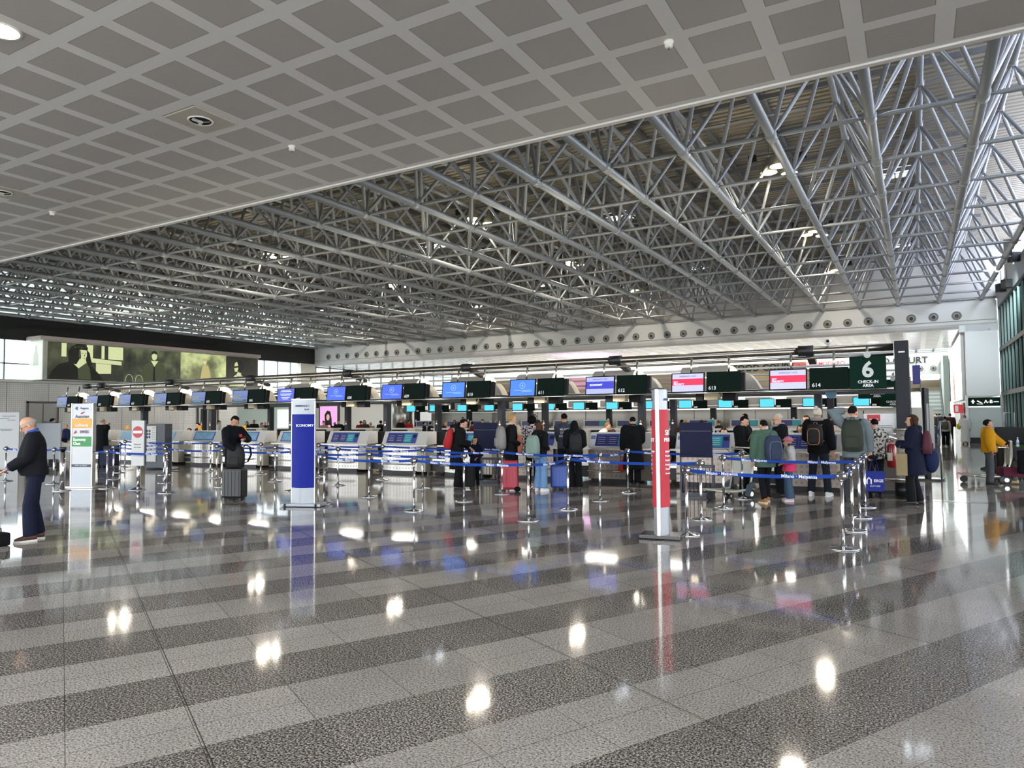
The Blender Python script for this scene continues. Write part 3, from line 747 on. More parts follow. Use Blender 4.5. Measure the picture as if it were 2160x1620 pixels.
navy = emis('band_blue', '#2a2fb0', 1.0); crim = emis('band_red', '#d01c48', 1.0); lhy = emis('band_grey', '#55524f', .5); logo_w = emis('logo_navy', '#3c4677', .6)
white_l = mat('sign_white', '#f2f2f2', .5)
ZM = 2.48
for k, x in enumerate(SCX):
    n = 614 - k
    yaw = 0
    e = empty('flight_monitor', (x, YS, ZM), 0, 'hanging %s left of number board %d' % (names_[kinds[k]], n), 'monitor', 'check-in monitors along the gantry')
    rt = Matrix.Rotation(tilt, 3, 'X')
    MB().box((0,0,0), (.80,.05,.48), rot=rt).build('bezel', bezel, e)
    s = MB().box(rt @ V((0,-.027,0)), (.75,.004,.43), rot=rt).build('display', screen_mat(kinds[k]), e)
    kd = kinds[k]
    def on(cx, cz, w, h, m_, nm='screen_graphic'):
        MB().box(rt @ V((cx, -.031, cz)), (w, .004, h), rot=rt).build(nm, m_, s)
    if kd == 'sky':
        on(0, .015, .75, .16, crim); letter('SKY', .06, scr_text, rt @ V((-.34, -.036, .01)), s, align='LEFT', bold=.02, tilt=tilt); letter('PRIORITY', .06, scr_text, rt @ V((-.34, -.036, -.04)), s, align='LEFT', bold=.02, tilt=tilt)
        letter('AIRFRANCE / KLM', .05, logo_w, rt @ V((0, -.036, .15)), s, tilt=tilt)
    elif kd == 'econ':
        on(0, .005, .75, .19, navy); letter('ECONOMY', .07, scr_text, rt @ V((-.28, -.036, .01)), s, align='LEFT', bold=.02, tilt=tilt); letter('AIRFRANCE / KLM', .05, logo_w, rt @ V((0, -.036, .155)), s, tilt=tilt)
    elif kd in ('blue', 'blue2'):
        mb = MB(); mb.tube([rt @ V((.08*cos(a*pi/8), -.032, .06+.08*sin(a*pi/8))) for a in range(16)], .004, 5, closed=True); mb.build('screen_graphic', emis('logo_pale', '#a9c8ff', 1), s)
        letter('&', .07, emis('logo_pale', '#a9c8ff', 1), rt @ V((0, -.034, .06)), s, tilt=tilt); on(0, -.07, .5, .008, emis('logo_pale', '#a9c8ff', 1)); on(.15, -.1, .3, .006, emis('logo_pale', '#a9c8ff', 1))
    elif kd == 'violet':
        for z_, w in ((.16, .4), (.12, .5), (.04, .55), (0, .45), (-.08, .4), (-.13, .25)): on(0, z_, w, .014, scr_text)
    else:
        on(-.14, .0, .34, .12, lhy); on(.2, -.01, .28, .10, emis('band_lh2', '#5f74b5', .6)); on(0, -.15, .7, .09, emis('band_teal', '#2f4c56', .5)); on(-.05, -.13, .45, .02, emis('text_teal', '#6fb5b5', .6)); on(0, .16, .6, .03, emis('text_lh', '#6f86c0', .6))
    mb = MB(); mb.cyl((.05, .12, .2), (.05, .2, .65), .028, 8); mb.box((.05,.06,.1),(.3,.1,.2)); mb.build('hanger_rod', alu, e)
    e = empty('number_board', (x + .84, YS, ZM), 0, 'dark green hanging number board %d' % n, 'number board', 'check-in desk number boards')
    MB().box((0,0,0), (.78,.06,.48), rot=rt).build('board', board_m, e)
    MB().box((.43,.06,0), (.1,.12,.4), rot=rt).build('rear_case', bezel, e)
    letter(str(n), .12, white_l, rt @ V((-.25, -.036, -.15)), e, bold=.02, tilt=tilt)
    mb = MB(); mb.cyl((.1, .12, .2), (.1, .2, .65), .028, 8); mb.box((.1,.06,.1),(.3,.1,.2)); mb.build('hanger_rod', alu, e)
e = empty('security_camera', (-1.62, YS+.2, ZP+.14), 0, 'white ball security camera on the overhead pipe above board 614', 'camera')
MB().ball((0,-.04,.04), .075, 16, 10).build('housing', white_p, e); MB().ball((0,-.10,.04), .035, 12, 8).build('lens', bezel, e); MB().cyl((0,0,-.06),(0,0,0),.02,8).build('bracket', white_p, e)
e = empty('round_sign', (-1.79*1.14+.28, 18.85, 2.21), 0, 'small round blue sign on the gantry post below board 614', 'sign'); MB().lathe((0,0,0), [(.13,0),(.13,-.02)], 24, 0, 'y').build('disc', mat('disc_blue', '#5a7f96', .5), e)
# area 6 sign
def area_sign(x, y, z, w, h, num, sub, lab, s=1.):
    e = empty('area_sign', (x, y, z), 0, lab, 'sign')
    MB().box((0,0,0), (w,.05,h)).build('sign_board', green, e)
    if num: letter(num, .46*s, mat('numeral_silver', '#c6ccc8', .35), (0, -.03, .05*s), e, bold=.03)
    if sub:
        letter('CHECK-IN', .085*s, white_l, (0, -.03, -h/2 + .15*s), e, bold=.03); letter('AREA', .085*s, white_l, (0, -.03, -h/2+.07*s), e, bold=.03)
    MB().lathe((0, -.03, h/2+.03), [(.07*s, 0), (.07*s, -.01)], 18, 0, 'y').build('hub_plate', mat('vane_grey', '#b9bab8', .4), e)
    MB().cyl((0,0,h/2),(0,0.05,h/2+.2*s),.03,8).build('hanger_rod', alu, e)
area_sign(-.84, YS-.02, 2.58, .70, .70, '6', True, 'dark green sign with a large number 6 and CHECK-IN AREA')
area_sign(py(1850, 828, 24.5).x, 24.5, 2.42, 1.05, .5, '', True, 'green CHECK-IN AREA sign half behind the number 6 sign')
area_sign(py(1884, 835, 39.8).x, 39.8, 2.72, 1.15, 1.35, '8', True, 'distant green sign with a number 8 by the portal post', 1.6)
# gantry posts, beams, lamps
zm = mat('gantry_dark', '#1f2226', .4, metal=.2)
for k in range(8):
    x = -2.07 - 4.57*k
    for y, nm in ((19.0, 'front'), (22.0, 'rear')):
        e = empty('gantry_post', (x, y, 0), 0, 'charcoal %s gantry post behind the desks, %s from the right' % (nm, ORD[k]), 'post', 'gantry posts behind the desks')
        MB().box((0,0,1.1), (.17,.24,2.2), bev=.015).build('column', post_m, e)
        mb = MB(); mb.prism([(-.03,1.52),(.03,1.52),(0,1.585)], -.125, -.121); mb.build('warning_mark', mat('mark_orange', '#d98a4a', .5), e)
        MB().lathe((0,-.121,1.46), [(.035,0),(.035,-.004)], 14, 0, 'y').build('round_mark', white_l, e)
canopy = mat('canopy_grey', '#c2bdb2', .5)
glow = emis('canopy_glow', '#fff0cf', 1.5)
e = empty('gantry_beam', (0, 18.6, 2.25), 0, 'dark slim beam running above the desks behind the screens', 'beam')
mb = MB(); mb.b2((-31, 0, 0), (-.4, .12, .09)); mb.build('front_beam', zm, e)
mb = MB(); mb.b2((-31, -.12, .02), (-.4, -.02, .05)); mb.build('tray_rail', alu, e)
mb = MB(); mb.b2((-31, 3.4, 0), (-.4, 3.5, .09)); mb.build('rear_beam', zm, e)
mb = MB()
for zz, yy, r in ((.95, 1.0, .03), (.75, 2.0, .03), (.62, 3.0, .025), (.5, 4.0, .025)): mb.cyl((-31, yy, zz), (-.4, yy, zz), r, 8)
mb.build('service_rail', steel, e)
DOME = [1550,1353,1183,1037,898,778,670,567,477,396,317,247.5,178]
for k in range(13):
    x = py(DOME[k], 785, 18.9).x
    e = empty('canopy_light', (x, 18.4, 2.62), 0, 'arched grey canopy lamp with a cream glowing end left of monitor %d' % (614-k), 'lamp', 'canopy lamps above the desks')
    def arch(x0, x1, yc, rad, z0, a0=0, a1=pi, n=14, th=.02, sx=0.):
        outer = [(yc+rad*cos(a0+(a1-a0)*i/n), z0+rad*.8*sin(a0+(a1-a0)*i/n)) for i in range(n+1)]
        inner = [(yc+(rad-th)*cos(a0+(a1-a0)*i/n), z0+(rad-th)*.8*sin(a0+(a1-a0)*i/n)) for i in reversed(range(n+1))]
        return MB().prism(outer+inner, x0, x1, 'yz')
    arch(-1.35, -.12, .5, .36, .08).build('vault', canopy, e)
    mb = MB(); rings = []
    for i in range(7):
        t = i/6; rr = .36*cos(t*pi/2)+.01; xx = -.12 + .2*sin(t*pi/2)
        rings.append([V((xx, .5+rr*cos(a*pi/12), .08+rr*.8*sin(a*pi/12))) for a in range(13)])
    n_r = 13; vs = [p for r_ in rings for p in r_]; fs = []
    for i in range(6):
        for j in range(12): fs.append((i*13+j, i*13+j+1, (i+1)*13+j+1, (i+1)*13+j))
    mb.add(vs, fs, 0, True); mb.build('glowing_dome', glow, e)
    mb = MB()
    # lower shell, a swept wing profile in the xz plane
    wing = [(-1.1,-.02)] + [(-.25+.62*(1-cos(t*pi/16)), .02+.22*sin((16-t)*pi/32)*1.0) for t in range(0, 17)] + [(.37,-.22),(-1.1,-.22)]
    wing = [(-.9,-.27),(-.9,-.02),(-.1,.0),(.1,.04),(.25,.12),(.38,.14),(.5,.08),(.62,-.06),(.74,-.27)]
    mb.prism(wing, -.1, .25); mb.build('lower_shell', canopy, e)
    mb = MB(); mb.b2((-1.0, .2, -.02), (-.2, 1.2, .0)); mb.build('uplight', emis('uplight', '#fff2da', 3.0), e)
    mb = MB(); mb.tube([(-.35,.1,-.6+.3),(-.35,.1,-.42),(-.3,.1,-.5),(-.25,.1,-.42),(-.25,.1,-.3)], .012, 6); mb.box((-.55,.3,-.42),(.35,.3,.2)); mb.build('cable_box', [mat('cable_cream', '#bfb193', .5)], e)
    MB().box((-.1,.35,-.43),(.34,.3,.24)).build('dark_box', bezel, e); MB().box((-.85,.3,-.44),(.2,.3,.2)).build('dark_box', bezel, e)
# ------------------------------------------------------------------ desks
perf = silver_mat('perforated_desk', '#cdc8bf', .3, .5)
perf_d = silver_mat('perforated_desk_dark_reflect', '#8d8176', .3, .6)  # same steel for the near desks, reflected darkness put into its colour
housing = mat('desk_housing', '#c9c7c0', .4)
ctop = mat('counter_top', '#a9a49a', .25, metal=.4)
cab = mat('cabinet_cream', '#b7b09c', .5); cabd = mat('plinth_black', '#15161a', .5)
ip_d = mat('info_navy', '#34336b', .35); ip_c = mat('info_teal', '#2f9aa3', .35); ip_f = mat('info_frame', '#3f4f9a', .35); ip_b = mat('info_blue', '#3a53a0', .35)
ip_sky = mat('info_sky', '#9cc3d8', .35); ip_w = mat('info_white', '#dfe6ea', .4)
MONX = [x - .1 for x in SCX]
def desk(k):
    n = 614 - k
    x0 = -7.36 + 2.31*(2-k)         # left front corner
    near = k < 4
    e = empty('check_in_desk', (x0, YS, 0), 0, 'check-in desk with a sloped information panel below number board %d' % n, 'check-in desk', 'check-in desks in the front row')
    W = 1.3
    # curved perforated front
    mb = MB(); pts = []
    nseg = 12
    for i in range(nseg+1):
        t = i/nseg; xx = W*t; yy = .16 - .16*sin(pi*min(1, t*1.0)) if not near else .02
        pts.append((xx, yy))
    poly = pts + [(W, .75), (0, .75)]
    mb.prism(poly, .1, .84, 'xy'); mb.build('front_panel', perf_d if near else perf, e)
    MB().b2((.03,.12,0),(W-.02,.7,.1)).build('plinth', cabd, e)
    mb = MB(); poly2 = [(-.14,-.02),(W*.5,-.14),(W+.16,-.06),(W+.42,.1),(W+.42,.3),(W+.1,.5),(W+.1,.85),(-.14,.85)]
    mb.prism(poly2, .84, .885, 'xy'); mb.build('counter', ctop, e)
    MB().b2((W+.02,.12,.08),(W+.34,.7,.84)).build('side_cabinet', [cab if not near else mat('cab_dark','#6e665c',.4)], e)  # side cabinets of the near desks are darkened along with the fronts
    mb = MB(); mb.tube([(.05,.1,.3),(.05,-.12,.3),(W-.1,-.12,.3),(W-.1,.1,.3)], .016, 6); mb.build('foot_rail', alu, e)
    # scale / conveyor gap
    mb = MB(); mb.b2((W+.36,.35,.1),(W+.98,2.4,.42)); mb.build('baggage_belt', [mat('belt_dark', '#1b1c1f', .5)], e)
    MB().b2((W+.34,.3,.4),(W+1.0,2.4,.46)).build('belt_edge', alu, e)
    # housing with sloped face
    mb = MB(); mb.prism([(.16,.885),(.34,1.27),(.72,1.27),(.72,.885)], -.06, W+.32, 'yz'); h = mb.build('panel_housing', housing, e)
    sl = atan2(.18, .385); rot = Matrix.Rotation(-sl, 3, 'X')
    c0 = V((W/2+.02, .24, 1.075))
    def ip(cx, cz, w, hh, m_, d=.004, nm='information_panel'):
        return MB().box(c0 + rot @ V((cx, -d, cz)), (w, .006, hh), rot=rot).build(nm, m_, h)
    if k <= 6:
        ip(0, 0, 1.12, .34, ip_f, .006); ip(-.38, -.01, .3, .27, ip_d, .01); ip(-.07, -.01, .28, .27, ip_d, .01); ip(.24, -.01, .3, .27, ip_c, .01)
        ip(.48, .06, .12, .1, mat('info_dark','#17172b',.4), .01)
        for a in range(3):
            for b_ in range(4): ip(-.38+.31*a, .07-.055*b_, .2, .008, ip_w, .014, 'panel_lettering')
    elif k in (7, 8, 9): 
        ip(0, 0, 1.12, .34, ip_b, .006); ip(.0, .0, 1.04, .28, mat('info_seablue', '#7fa9c4', .35, noise=.5, nscale=6), .01)
    else: ip(0, 0, 1.12, .34, ip_sky, .006)
    if k in (1, 2): ip(-.62, -.0, .16, .34, mat('card_white', '#d8dbe0', .5), .016); ip(-.62, .07, .13, .1, mat('card_photo', '#6d7fa0', .5), .02)
    return e
for k in range(13): desk(k)
desk14 = None
# office chairs behind desks
def office_chair(x, y, lab, rz=0):
    e = empty('office_chair', (x, y, 0), rz, lab, 'chair', 'black agent chairs behind the desks')
    cm = mat('chair_black', '#0d0d0f', .7)
    MB().box((0,0,.5),(.46,.46,.08), bev=.03).build('seat', cm, e)
    MB().box((0,-.22,.95),(.42,.07,.62), bev=.03).build('backrest', cm, e)
    mb = MB(); mb.cyl((0,0,.06),(0,0,.5),.03,8)
    mb.box((0,-.23,.55),(.06,.04,.3)); mb.build('gas_column', slv, e)
    for a in range(5):
        MB().tube([(0,0,.1),(.28*cos(a*1.257), .28*sin(a*1.257), .05)], .018, 6).build('leg', slv, e)
for k in (4, 5, 6, 7):
    office_chair(-7.36 + 2.31*(2-k) + 1.55, YS+1.15, 'black office chair behind the desk below number board %d' % (614-k), .2)
# kerb: rear white counters of the island's other side
for k in range(12):
    x = SCX[k] - .2
    e = empty('rear_counter', (x, 23.2, 0), 0, 'pale rear counter shelf behind desk %d' % (614-k), 'counter', 'rear counters of the island')
    MB().b2((-.75, 0, 1.2), (.75, .5, 1.26)).build('shelf', housing, e)
    MB().b2((-.7, .1, 0), (-.62, .4, 1.2)).build('support', cab, e); MB().b2((.3, 0.05, 0), (.7, .45, 1.2)).build('support', cab, e)
    MB().b2((-.6, .15, .9), (.3, .4, 1.2)).build('equipment', bezel, e)
yel = mat('card_yellow', '#e9a416', .5)
for q, (x_, y_, yy, lab) in enumerate([(266,897,18.3,'orange card holder on the leftmost desk'), (340,900,18.3,'orange card by the kiosk desk'), (419,900,18.0,'orange card beside the dark-haired agent'), (513,901,18.0,'orange card right of the hooded man')]):
    p = py(x_, 905, 17.3)
    e = empty('card_holder', (p.x, 17.35, 1.27), .2, lab, 'card holder', 'orange card holders')
    MB().box((0,0,.1),(.16,.02,.2)).build('card', yel, e); MB().box((0,.02,.02),(.12,.06,.03)).build('base', white_p, e)
# ------------------------------------------------------------------ second check-in row
Y2 = 40.0
row = empty('far_gantry', (-13, Y2, 2.1), 0, 'pale gantry of the second check-in row with its light rail', 'beam')
mb = MB(); mb.b2((-17, .1, -.02), (12.3, .3, .12)); mb.build('front_beam', mat('gantry_pale', '#a49f95', .4), row)
mb = MB()
for zz, yy in ((.75, .3), (.95, 2), (1.15, 3), (1.35, 5)): mb.cyl((-20, yy, zz), (12.3, yy, zz), .06, 8)
mb.build('service_rail', mat('rail_pale', '#b7b1a5', .4), row)
for k in range(13): MB().b2((-16.6+2.15*k, .2, .15), (-15.3+2.15*k, 1.0, .55)).build('canopy', canopy, row)
for k in range(13): MB().box((-15.2+2.15*k, .3, .3), (.35, .4, .25), bev=.05).build('glowing_dome', glow, row)
xs2 = [867,916,975,1032,1092,1158,1221,1291,1368,1446,1530,1618,1710,1817]
cy = screen_mat('cyan')
for k, x_ in enumerate(xs2):
    p = py(x_, 855, Y2)
    e = empty('far_monitor', (p.x, Y2, 2.33), 0, 'small cyan monitor of the second check-in row, %s from the left' % ORD[k], 'monitor', 'cyan monitors of the second row')
    MB().box((0,0,0),(.78,.05,.48)).build('bezel', bezel, e)
    s = MB().box((0,-.03,0),(.72,.01,.42)).build('display', cy, e)
    e = empty('far_number_board', (p.x+.84, Y2, 2.3), 0, 'small dark number board beside the %s cyan monitor' % ORD[k], 'number board', 'number boards of the second row')
    MB().box((0,0,0),(.8,.05,.46)).build('board', board_m, e)
    MB().box((-.25,-.03,-.15),(.2,.01,.09)).build('number_mark', white_l, e)
sw2 = mat('steel_panel_wall', '#a09d94', .3, metal=.5, noise=.12, nscale=.7)
mb = MB().b2((-31.5, 42.6, 2.05), (-24.4, 42.9, 3.4)); struct('wall_dark_header', mat('header_dark', '#3c4644', .5), mb)
mb = MB().cyl((-32.6, 41, 0), (-32.6, 41, 3.6), .75, 28); struct('wall_steel_column', mat('column_steel', '#a9a7a2', .25, metal=.8), mb)
mb = MB()
x = -31.5
while x < -.4:
    mb.b2((x+.02, 43, 0), (x+1.78, 43.1, 2.02)); x += 1.8
mb.b2((-26.5, 43.1, 0), (-.4, 43.2, 2.0)); struct('wall_steel_partition', sw2, mb)
for k, x_ in enumerate((1505, 1285, 1119, 990, 880, 1675)):
    p = py(x_, 880, 41.2)
    e = empty('far_post', (p.x, 41.2, 0), 0, 'dark post of the second check-in row, behind the crowd, %s' % ['under the 613 board','between boards 611 and 612','beside the patterned jacket','left of board 610','under board 608','right of the 613 screens'][k], 'post', 'posts of the second row')
    MB().box((0,0,1.1),(.3,.3,2.2)).build('column', post_m, e); MB().box((0,-.16,1.45),(.1,.01,.16)).build('warning_mark', white_l, e)
for k in range(13):
    p = py([895,960,1010,1065,1120,1190,1255,1325,1395,1480,1570,1660,1760][k], 890, Y2)
    e = empty('far_desk', (p.x, Y2, 0), 0, 'second-row check-in desk with a violet panel, %s from the left' % ORD[k], 'check-in desk', 'desks of the second row')
    MB().b2((-.8,0,0),(.8,.8,1.0)).build('front_panel', perf, e); MB().b2((-.85,-.1,1.0),(.85,.8,1.05)).build('counter', housing, e)
    h = MB().b2((-.8,.1,1.05),(.8,.4,1.45)).build('panel_housing', housing, e)
    MB().b2((-.7,.07,1.1),(.25,.1,1.4)).build('information_panel', ip_d, h); MB().b2((.25,.07,1.1),(.7,.1,1.4)).build('information_panel', ip_c, h)
# ------------------------------------------------------------------ belt posts
chrome = mat('chrome', '#d6d6d8', .08, metal=1.)
belt_m = mat('belt_blue', '#153f96', .7, spec=.2, noise=.08, nscale=4)
letw = mat('belt_lettering', '#e6ebf5', .6)
GX = [-.83, -3.07, -5.53, -7.95, -10.25, -12.72, -15.1, -17.5, -20.05, -22.3, -24.8]
GY = [[9.87,11.43,12.94,14.44],[9.94,11.59,13.16,14.77],[10.22,11.74,13.24,14.83],[10.32,11.96,13.48,15.0],[10.15,11.74,13.64,15.05],[10.2,11.87,13.39,15.11],[10.30,11.80,13.49,15.1],[10.32,11.89,13.5,15.08],[10.39,12.01,13.58,15.23],[10.27,11.9,13.56,15.2],[10.3,11.9,13.6,15.27]]
COLN = ['rightmost','second from the right','third from the right','fourth from the right','fifth from the right','sixth from the right','seventh from the right','eighth from the right','ninth from the right','tenth from the right','leftmost']
ROWN = ['nearest','second','third','farthest']
skip = {(4,3),(5,0),(9,1),(9,3),(10,0),(10,1),(10,2)}
def make_post():
    e = empty('belt_post')
    MB().lathe((0,0,0), [(.185,0),(.185,.012),(.17,.02),(.05,.03),(.035,.045),(.03,.06)], 28).build('base_plate', chrome, e)
    MB().cyl((0,0,.05),(0,0,.86),.021,14).build('pole', chrome, e)
    mb = MB(); mb.lathe((0,0,.85), [(.024,0),(.045,.02),(.03,.035)], 16); mb.ball((0,0,.915), .065, 20, 12); mb.build('ball_head', chrome, e)
    mb = MB()
    for a in range(4): mb.box((.062*cos(a*pi/2), .062*sin(a*pi/2), .915), (.012,.05,.055) if a % 2 == 0 else (.05,.012,.055))
    mb.build('belt_slot', slv, e)
    return e
proto = None; POST = {}
OVR = {(4,0): (-10.28, 10.44), (1,0): (-2.86, 10.03)}
for c_ in range(11):
    for r_ in range(4):
        if (c_, r_) in skip: continue
        if proto is None: o = proto = make_post()
        else: o = copy_tree(proto)
        gx, gy = OVR.get((c_, r_), (GX[c_], GY[c_][r_]))
        o.location = (gx, gy, 0)
        tag(o, 'chrome ball-topped belt post, %s in the %s row from the camera' % (COLN[c_], ROWN[r_]), 'belt post', 'chrome belt posts of the queue maze')
        POST[(c_, r_)] = V((gx, gy, 0))
def belt(a, b, lab, n=2):
    A, B = (POST[a] if isinstance(a, tuple) else V(a)), (POST[b] if isinstance(b, tuple) else V(b))
    d = B - A; L = d.length; u = d.normalized(); w = V((-u.y, u.x, 0))
    if (w.y > 0): pass
    e = empty('queue_belt', A + V((0,0,.91)), 0, lab, 'queue belt', 'blue queue belts')
    mb = MB(); N = 10; vs = []; fs = []
    for i in range(N+1):
        t = i/N; p = u*(.06 + (L-.12)*t); z = -.035*4*t*(1-t)
        for (s_, h) in ((-1,-.024),(1,-.024),(1,.024),(-1,.024)):
            vs.append(p + w*s_*.0015 + V((0,0,z+h)))
    for i in range(N):
        for j in range(4): fs.append((4*i+j, 4*i+(j+1) % 4, 4*i+4+(j+1) % 4, 4*i+4+j))
    fs.append((0,1,2,3)); fs.append((4*N,4*N+1,4*N+2,4*N+3))
    mb.add(vs, fs); mb.build('webbing', belt_m, e)
    ang = atan2(u.y, u.x)
    for side in (0, 1):
        rz = ang + (pi if side else 0)
        nrm = V((sin(rz), -cos(rz), 0))
        if nrm.dot(-(A+B)/2) < 0: continue
        for k in range(n):
            t = (k+.5)/n
            o = letter('Milano \u00b7 Malpensa', .062, letw, u*(L*t) + nrm*.004 + V((0,0,-.035*4*t*(1-t)+.002)), e, rz, bold=.012, depth=.0005)
def CN(c_, r_): return 'the %s post of the %s row' % (COLN[c_], ROWN[r_])
belts = [((1,0),(0,0)),((0,0),(0,1)),((0,1),(0,2)),((0,2),(0,3)),((1,2),(0,2)),((2,1),(1,1)),((2,0),(2,1)),((2,1),(2,2)),((2,2),(2,3)),((2,3),(1,3)),
 ((3,0),(2,0)),((4,0),(3,0)),((4,1),(3,1)),((4,2),(3,2)),((3,2),(2,2)),((5,3),(3,3)),((5,2),(4,2)),((6,1),(5,1)),((6,2),(5,2)),((6,3),(5,3)),((7,0),(6,0)),((7,1),(6,1)),((7,2),(6,2)),((8,1),(7,1)),((8,0),(7,0)),((9,0),(8,0)),((9,2),(8,2)),((8,3),(7,3)),((10,3),(8,3)),((5,1),(4,1))]
for a, b in belts:
    if a not in POST or b not in POST: continue
    same = a[0] == b[0]
    belt(a, b, ('blue belt running away from the %s post of the %s row' % (COLN[a[0]], ROWN[a[1]])) if same else 'blue belt, %s row, between its %s and %s posts' % (ROWN[a[1]], COLN[a[0]].replace(' from the right',''), COLN[b[0]].replace(' from the right','')), 1 if same else 2)
# ------------------------------------------------------------------ pillar signs
silv = mat('silver_panel', '#9da2a8', .35, metal=.3)
def curved_pillar(loc, rz, w, name, lab, face, txts, bh=(.36, 1.78), both=False):
    e = empty(name, loc, rz, lab, 'sign pillar')
    # lens-shaped column: two curved panels between slim edge profiles
    h = 2.02; z0 = .06
    def lens(mbd, s_, za, zb, off, mi=0):
        n = 12; R_ = .085
        pts = [(-w/2 + w*i/n, s_*(-(.02 + R_*sin(pi*i/n)) - off)) for i in range(n+1)]
        back = [(w/2, 0), (-w/2, 0)]
        mbd.prism(pts + back, za, zb, 'xy', mi)
    mb = MB(); lens(mb, 1, z0, h+.04, 0); lens(mb, -1, z0, h+.04, 0); mb.build('column_panel', silv, e)
    mb = MB(); lens(mb, 1, bh[0]+.0, bh[1], .004); pn = mb.build('colour_panel', face, e)
    if both:
        mb = MB(); lens(mb, -1, bh[0], bh[1], .004); mb.build('colour_panel', face, e)
    for s_ in (-1, 1): MB().box((s_*w/2, 0, 1.05), (.035, .045, 2.0), bev=.01).build('edge_profile', alu, e)
    MB().box((0,0,h+.05),(w+.03,.06,.02)).build('top_cap', alu, e)
    MB().box((0,0,.035),(w+.36,.34,.05), bev=.01).build('base_plate', silv if 'blue' in lab else mat('base_steel', '#4b4a4a', .2, metal=.8), e)
    if 'blue' in lab:
        for s_ in (-1, 1): MB().cyl((s_*(w/2+.08), -.17, .03), (s_*(w/2+.08)+.03, -.17, .03), .03, 10).build('castor', slv, e)
    for (t, sz, x, z, m_, al) in txts:
        wrap_letter(t, sz, m_, x, z, e, lambda X: .026 + .085*sin(pi*min(1, max(0, X/w+.5))), align=al)
    return e
bluep = mat('pillar_blue', '#0f2088', .55, spec=.2, noise=.06, nscale=5)
redp = mat('pillar_red', '#c23a46', .55, spec=.2)
navyl = mat('letter_navy', '#22284a', .5)
FACE = R(29.7)
curved_pillar((-10.35, 9.95, 0), R(22), .46, 'sign_pillar', 'tall curved sign pillar with a blue ECONOMY panel', bluep,
  [('ECONOMY', .068, .05, 1.56, white_l, 'CENTER'), ('AIRFRANCE /', .05, -.0, 1.94, navyl, 'CENTER'), ('KLM', .04, .1, 1.87, navyl, 'CENTER')])
pts = [('SKY', .1, .06, 1.42, white_l, 'LEFT'), ('PRIORITY', .1, .06, 1.30, white_l, 'LEFT')]
pr = empty('sign_pillar', (-3.1, 9.62, 0), R(97), 'tall sign pillar with red SKY PRIORITY panels seen edge-on', 'sign pillar')
w = .40
for s_, nm in ((-1, 'left'), (1, 'right')):
    pass
mb = MB()
n = 12
lensp = [(-w/2 + w*i/n, -(.02+.085*sin(pi*i/n))) for i in range(n+1)] + [(w/2 - w*i/n, (.02+.085*sin(pi*i/n))) for i in range(n+1)]
mb.prism(lensp, .06, 2.06, 'xy'); mb.build('column_panel', silv, pr)
for s_ in (-1, 1):
    mb = MB(); q = [(-w/2+.012 + (w-.024)*i/n, s_*(.034+.084*sin(pi*i/n))) for i in range(n+1)]; mb.prism(q + [(w/2-.012, 0), (-w/2+.012, 0)], .44, 1.78, 'xy'); mb.build('colour_panel', redp, pr)
for s_ in (-1, 1): MB().box((s_*w/2, 0, 1.06), (.04, .05, 2.02), bev=.012).build('edge_profile', alu, pr)
MB().box((0,0,2.07),(w+.05,.2,.015)).build('top_cap', slv, pr)
MB().box((0,0,.035),(.38,.56,.05), bev=.006).build('base_plate', mat('base_steel', '#4b4a4a', .2, metal=.8), pr)
for (s_, rz_) in ((-1, 0), (1, pi)):
    yy = s_*.095
    for (t, sz, x, z, al) in [('SKY', .1, -.12, 1.46, 'LEFT'), ('PRIORITY', .075, -.14, 1.36, 'LEFT')] + [('BAGAGE DROP OFF' if k == 0 else 'Premium ticket', .035, -.12, 1.2-.06*k, 'LEFT') for k in range(6)]:
        wrap_letter(t, sz, white_l, x, z, pr, lambda X: .036 + .084*sin(pi*min(1, max(0, X/w+.5))), s_ > 0, al)
    wrap_letter('AIRFRANCE', .045, navyl, 0, 1.92, pr, lambda X: .024 + .085*sin(pi*min(1, max(0, X/w+.5))), s_ > 0)
# star alliance pillar
e = empty('sign_pillar', (-18.35, 10.2, 0), R(18), 'tall flat airline sign pillar with orange band and green Economy Class band', 'sign pillar')
W = .62
MB().box((0,0,1.07),(W,.09,2.1), bev=.01).build('column_panel', mat('pillar_white', '#d5d7da', .4), e)
MB().box((0,-.048,.28),(W-.04,.01,.5)).build('lower_panel', mat('lower_steel', '#8f9397', .3, metal=.6), e)
for s_ in (-1, 1): MB().box((s_*W/2,0,1.07),(.03,.11,2.12)).build('edge_profile', alu, e)
MB().box((0,-.05,1.62),(W-.05,.008,.24)).build('orange_band', mat('band_orange', '#e8a63a', .4), e)
MB().box((0,-.05,1.16),(W-.05,.008,.25)).build('green_band', mat('band_green2', '#1f8a3a', .4), e)
MB().box((0,-.05,.55),(W-.05,.008,.07)).build('dark_band', mat('band_navy', '#262f45', .4), e)
MB().box((0,0,.02),(.95,.4,.035), bev=.005).build('base_plate', alu, e)
letter('Aegean', .085, mat('letter_blue', '#4c6c96', .5), (.06, -.055, 2.0), e)
MB().prism([(-.22,2.0),(-.17,2.04),(-.12,2.04),(-.15,2.0),(-.12,1.96),(-.17,1.96)], -.056, -.052).build('logo', mat('letter_blue', '#4c6c96', .5), e)
letter('Austrian', .12, navyl, (0, -.055, 1.79), e)
MB().prism([(-.06,1.86),(0,1.9),(.1,1.92),(.03,1.88),(-.0,1.85)], -.056, -.052).build('logo', mat('logo_red', '#b3202c', .5), e)
letter('Lufthansa', .1, white_l, (.0, -.06, 1.57), e, bold=.02); 
mb = MB(); mb.tube([(-.17+.035*cos(a*pi/6), -.058, 1.68+.035*sin(a*pi/6)) for a in range(12)], .004, 4, closed=True); mb.build('logo', white_l, e)
